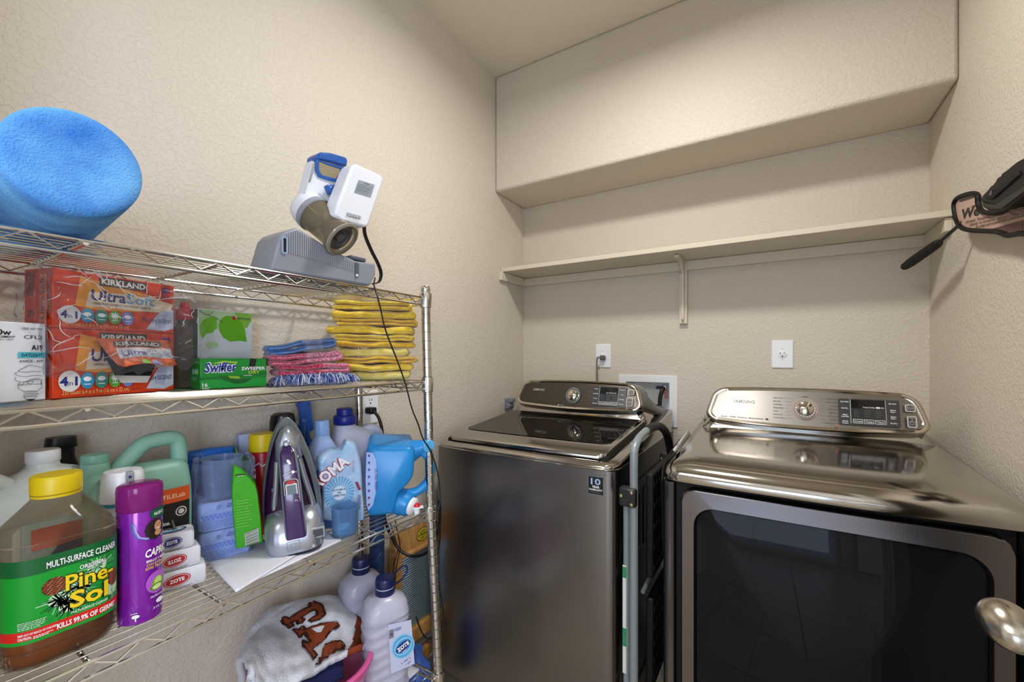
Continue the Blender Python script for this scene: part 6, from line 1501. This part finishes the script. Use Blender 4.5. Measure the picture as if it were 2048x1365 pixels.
PK = mat('pink_plastic', '#d85a9a', .3); PK2 = mat('pink_basket', '#dd86b0', .35); LIL = mat('lilac_plastic', '#8a52c4', .35)
bc_ = (-.985, .655)
t = thing('basket', 'round pink plastic basket with lilac handle on the bottom shelf', 'basket', (bc_[0], bc_[1], ZB), radians(60))
MB().lathe([(.0001, .0), (.100, .0), (.104, .004), (.126, .112), (.1265, .120), (.123, .120), (.100, .006), (.0001, .004)], PK2, seg=64).build('bowl', t)
MB().lathe([(.1255, .108), (.1335, .110), (.1365, .118), (.1365, .127), (.132, .131), (.1245, .129), (.1235, .120)], PK, seg=64, cap0=False, cap1=False).build('rim', t)
MB().tube(cat([(.138, -.030, .118), (.146, -.020, .09), (.144, -.018, .05), (.132, -.020, .02), (.118, -.020, .004)], 6), .0085, LIL, 10, flat=.5).build('handle', t)
p = Print(lambda u, v: ((.1045+.22*v*.88)*sin(u/.12), -(.1045+.22*v*.88)*cos(u/.12), v), .01, lift=.0008)
p.line([(.055, .055), (.048, .070), (.055, .080), (.063, .072), (.068, .082), (.077, .076), (.074, .060), (.063, .045), (.055, .055)], .002, ink('#e0a0c4')); p.build(t, 'heart_print')
WTW = mat('white_terry', '#d6d8e4', .95, bump=(260, .0025, 3), sheen=.3); BTW = mat('rust_terry', '#8a3d1c', .95, bump=(260, .0025, 3)); BTW2 = mat('rust_edge', '#3a140a', .9, bump=(260, .001)); NT = mat('navy_terry', '#141c4c', .95, bump=(260, .002))
# control net of the towel: rows from the back (wall) to the front (aisle)
net = [
 [(482, 1372, -1.06), (520, 1240, -1.10), (580, 1208, -1.12), (668, 1196, -1.12), (722, 1215, -1.10), (748, 1262, -1.05)],
 [(478, 1325, -1.00), (508, 1262, -1.05), (572, 1224, -1.075), (662, 1196, -1.08), (712, 1220, -1.06), (756, 1262, -1.00)],
 [(496, 1340, -.93), (518, 1292, -.99), (580, 1262, -1.02), (655, 1235, -1.02), (706, 1250, -1.0), (757, 1275, -.965)],
 [(505, 1372, -.90), (540, 1340, -.925), (590, 1312, -.955), (652, 1290, -.965), (695, 1290, -.955), (742, 1286, -.935)],
 [(520, 1440, -.89), (560, 1400, -.885), (603, 1362, -.892), (645, 1335, -.905), (682, 1312, -.905), (728, 1296, -.912)],
]
G = [[onX(*q) for q in row] for row in net]
def cr(a, b, c_, d, t_): return .5*((2*b)+(c_-a)*t_+(2*a-5*b+4*c_-d)*t_*t_+(3*b-a-3*c_+d)*t_**3)
def cr1(L_, x):
    n_ = len(L_)-1; x = min(max(x, 0), 1)*n_; i = min(int(x), n_-1); t_ = x-i
    a = L_[i-1] if i > 0 else L_[0]*2-L_[1]; d = L_[i+2] if i+2 <= n_ else L_[n_]*2-L_[n_-1]
    return cr(a, L_[i], L_[i+1], d, t_)
def S(u, v):
    p_ = cr1([cr1(r_, u) for r_ in G], v)
    n = noise.noise(Vector((u*5, v*5, 3.3)))*.012+noise.noise(Vector((u*13, v*11, 7)))*.005
    return p_+Vector((n*.6, 0, n))
tw = thing('beach_towel', 'white terry towel with rust letters heaped in the pink basket', 'towel', tuple(S(.5, .5)-Vector((0, 0, .05))))
m = MB(); nu, nv = 72, 60
m.grid(lambda u, v: S(u, v), nu, nv, WTW)
k = m.mi(BTW)
for i in range(len(m.f)):
    u = (i % nu)/nu; v = (i//nu)/nv
    if .75+.1*v < u < .975: m.m[i] = k
m.build('towel_cloth', tw, True, fixn=False, solid=.014, ang=180)
# letters stitched on, traced in (u, v) by searching the surface for each picture point
def proj(p_):
    d = p_-CAMV; l_ = d.dot(Vector((_cy, _sy, 0))); dd = d.dot(Vector((-_sy, _cy, 0))); return 1024+FPX*l_/dd, HY-FPX*d.z/dd
_gr = [(u/40, v/40, *proj(S(u/40, v/40))) for u in range(41) for v in range(41)]
def uvof(px, py):
    b = min(_gr, key=lambda g_: (g_[2]-px)**2+(g_[3]-py)**2); u, v = b[0], b[1]; st = .0125
    best = (b[2]-px)**2+(b[3]-py)**2
    for _ in range(26):
        imp = False
        for du, dv in ((st, 0), (-st, 0), (0, st), (0, -st)):
            a = proj(S(u+du, v+dv)); e_ = (a[0]-px)**2+(a[1]-py)**2
            if e_ < best: best = e_; u += du; v += dv; imp = True; break
        if not imp: st *= .5
    return u, v
I_ = Matrix.Translation(-Vector(tw.location))
zt = lambda P_: [uvof(x/4.333+440, y/4.333+1050) for x, y in P_]
p = Print(lambda u, v: tuple(I_ @ S(u, 1-v)), (.03, .03), lift=.0085, dl=.0008)
def fl_y(P_): return [(u, 1-v) for u, v in P_]
F1 = [(540, 830), (580, 835), (690, 770), (770, 740), (765, 710), (800, 692), (870, 725), (905, 800), (860, 835), (790, 865), (770, 850), (800, 830), (835, 810), (825, 770), (795, 765), (765, 790), (690, 840), (720, 850), (700, 875), (660, 885), (655, 862), (610, 880), (625, 900), (590, 928), (525, 858)]
A1 = [(700, 905), (720, 935), (810, 900), (850, 880), (985, 868), (1005, 900), (900, 995), (830, 1060), (790, 1130), (815, 1165), (780, 1205), (735, 1120), (695, 1050), (700, 1035), (750, 1060), (770, 1050), (725, 960), (690, 985), (690, 1005), (665, 1015), (610, 950), (620, 935), (665, 945)]
A1h = [(790, 935), (850, 905), (885, 905), (830, 965)]
S1 = [(1010, 1045), (1040, 1075), (1030, 1110), (930, 1165), (850, 1240), (820, 1265), (830, 1200), (870, 1130), (920, 1085)]
def outl(P_, c_, w_):
    Q = fl_y(zt(P_)); p.poly(Q, c_); p.line(Q+[Q[0]], .012, BTW2)
outl(F1, BTW, 1); outl(A1, BTW, 1); p.poly(fl_y(zt(A1h)), WTW); outl(S1, BTW, 1)
p.build(tw, 'letters', label='rust brown stitched letters')
t = MB().grid(lambda u, v: S(.35+.45*u, .93+.07*v)+Vector((.012*v, 0, -.012-.035*v)), 24, 8, NT); o = t.build('navy_cloth', fixn=False, solid=.006); tag(o, 'dark navy cloth showing under the white towel edge in the basket', 'cloth')
# white card on the bottom shelf corner
c0_ = onZ(850, 1338, ZB)
o = MB().box((-.885, .868, ZB+.004), (.05, .045, .005), PP).build('card', bevel=.001); tag(o, 'white card lying on the right front corner of the bottom shelf', 'card')

# ---------------------------------------------------------------- holster with pistol and a foam-handled rod on the right wall
HXm = .430
def MXp(x): return Matrix(((0, 0, 1, x), (1, 0, 0, 0), (0, 1, 0, 0), (0, 0, 0, 1)))
def yz(P_, X=HXm): return [(onX(a, b, X).y, onX(a, b, X).z) for a, b in P_]
hp_ = [(2110, 470), (2048, 467), (2019, 471), (2009, 467), (1991, 463), (1947, 461), (1927, 456), (1916, 443), (1911, 422), (1911, 404), (1920, 394), (1938, 388), (1952, 387), (1958, 393), (1959, 408), (1966, 422), (1985, 426), (2010, 422), (2048, 396), (2110, 372)]
t = thing('holster', 'black rimmed pistol holster printed with old script on the right wall', 'holster', (XR, onX(1990, 430, HXm).y, onX(1990, 430, HXm).z))
PR = mat('parchment_print', '#c2a091', .4)
MB().prism(yz(hp_), 0, .014, PR, MXp(HXm)).build('shell', t, True)
MB().tube([Vector((HXm-.002, y, z)) for y, z in [tuple(v)[:2] for v in cat([(a, b, 0) for a, b in yz(hp_)], 4, True)]], .0058, mat('black_rim', '#070708', .55, spec=.3), 8, True).build('rim', t, True)
MB().box((HXm+.024, onX(2060, 440, HXm).y, onX(2060, 440, HXm).z), (.022, .08, .03), K).build('mount', t, True, bevel=.003)
fx = lambda u, v: (HXm-t.location.x, -u-t.location.y, v-t.location.z)   # u runs right to left in y
def U(a, b): y, z = yz([(a, b)])[0]; return (-y, z)
p = Print(fx, lift=.0009)
IK = ink('#1a1212')
a, b = U(1921, 437), U(1958, 428); an = math.atan2(b[1]-a[1], b[0]-a[0])
p.text('We', (U(1940, 434))[0], U(1940, 434)[1], .024, IK, w=abs(b[0]-a[0])*1.0, rot=an, bold=.03, shear=.1)
p.text('Pe', (U(2036, 412))[0], U(2036, 416)[1], .024, IK, w=abs(U(2018, 410)[0]-U(2052, 400)[0]), rot=an, bold=.02, shear=.1)
for i, (s_, x0, y0_, x1, y1_) in enumerate((('domestic Tranquility, promote the general', 1932, 447, 2052, 420), ('Liberty, to ourselves and our Posterity', 1940, 452.5, 2052, 427), ('do ordain and establish this Constitution', 1952, 457.5, 2052, 433))):
    a, b = U(x0, y0_), U(x1, y1_); p.text(s_, a[0], a[1], .0075, IK, 'L', w=math.hypot(b[0]-a[0], b[1]-a[1]), rot=math.atan2(b[1]-a[1], b[0]-a[0]), bold=.005, shear=.3)
p.line([U(*q) for q in ((1942, 414), (1950, 411), (1958, 414))], .0014, IK); p.line([U(*q) for q in ((2005, 424), (2020, 418), (2032, 418), (2045, 410))], .0014, IK)
p.poly([U(*q) for q in ((1922, 398), (1938, 391), (1951, 390), (1952, 393), (1936, 399), (1920, 404))], ink('#241c22')); p.poly([U(*q) for q in ((1985, 458), (2048, 440), (2048, 462), (2014, 463))], ink('#5b3a38'))
p.build(t, 'script_print')
PB_ = mat('black_polymer', '#0b0b0c', .5, spec=.3); ST = mat('black_stipple', '#151617', .6, bump=(420, .0012), spec=.3)
t = thing('pistol', 'black pistol grip with stippled panel sticking out of the wall holster', 'pistol', (HXm-.02, onX(2010, 380, HXm).y, onX(2010, 380, HXm).z))
gp_ = [(1960, 398), (1966, 388), (1977, 377), (1979, 373), (1984, 370), (1991, 361), (1993, 355), (2000, 352), (2003, 346), (2012, 340), (2022, 331), (2033, 323), (2042, 318), (2060, 314), (2120, 270), (2150, 330), (2048, 386), (2019, 411), (1998, 423), (1977, 424), (1965, 416)]
MB().prism(yz(gp_, HXm-.03), -.030, -.002, PB_, MXp(HXm)).build('frame', t, True, bevel=.005, bseg=3)
MB().prism(yz([(1970, 394), (1980, 384), (2034, 342), (2037, 351), (1985, 397), (1978, 400), (1971, 399)], HXm-.034), -.034, -.028, ST, MXp(HXm)).build('grip_panel', t, True, bevel=.0015)
MB().prism(yz([(2040, 340), (2090, 300), (2094, 318), (2046, 347)], HXm-.034), -.034, -.028, ST, MXp(HXm)).build('grip_panel', t, True, bevel=.0015)
MB().prism(yz([(1980, 386), (1985, 380), (1985, 389), (1980, 393)], HXm-.034), -.035, -.033, ink('#2a3038', .2), MXp(HXm)).build('slot', t, True)
MB().prism(yz([(1962, 404), (1968, 412), (1980, 418), (2000, 418), (2050, 380), (2048, 372), (1990, 410), (1972, 408)], HXm-.034), -.033, -.028, mat('black_gloss2', '#0a0a0b', .4), MXp(HXm)).build('magazine_well', t, True)
a = onX(1990, 440, HXm+.022)
b = onX(1930, 440, HXm+.006); c_ = onX(1876, 487, .400); d = onX(1812, 532, .372)
t = thing('baton', 'thin dark rod with a black foam handle poking out below the holster', 'rod', tuple(c_))
MB().tube([a, b, c_], .0050, mat('dark_rod', '#4a4642', .3, .7), 12).build('rod', t, True)
L_ = (d-c_).length; Mh = align(c_, d)
MB().lathe([(.0065, -.012), (.010, -.004), (.0125, .01), (.0135, L_*.3), (.0140, L_*.45), (.0130, L_*.5), (.0142, L_*.55), (.0140, L_*.85), (.0120, L_), (.0125, L_+.002), (.010, L_+.012), (.0001, L_+.015)], mat('foam_handle', '#151515', .8, bump=(300, .0006)), Mh, 24).build('handle', t, True)
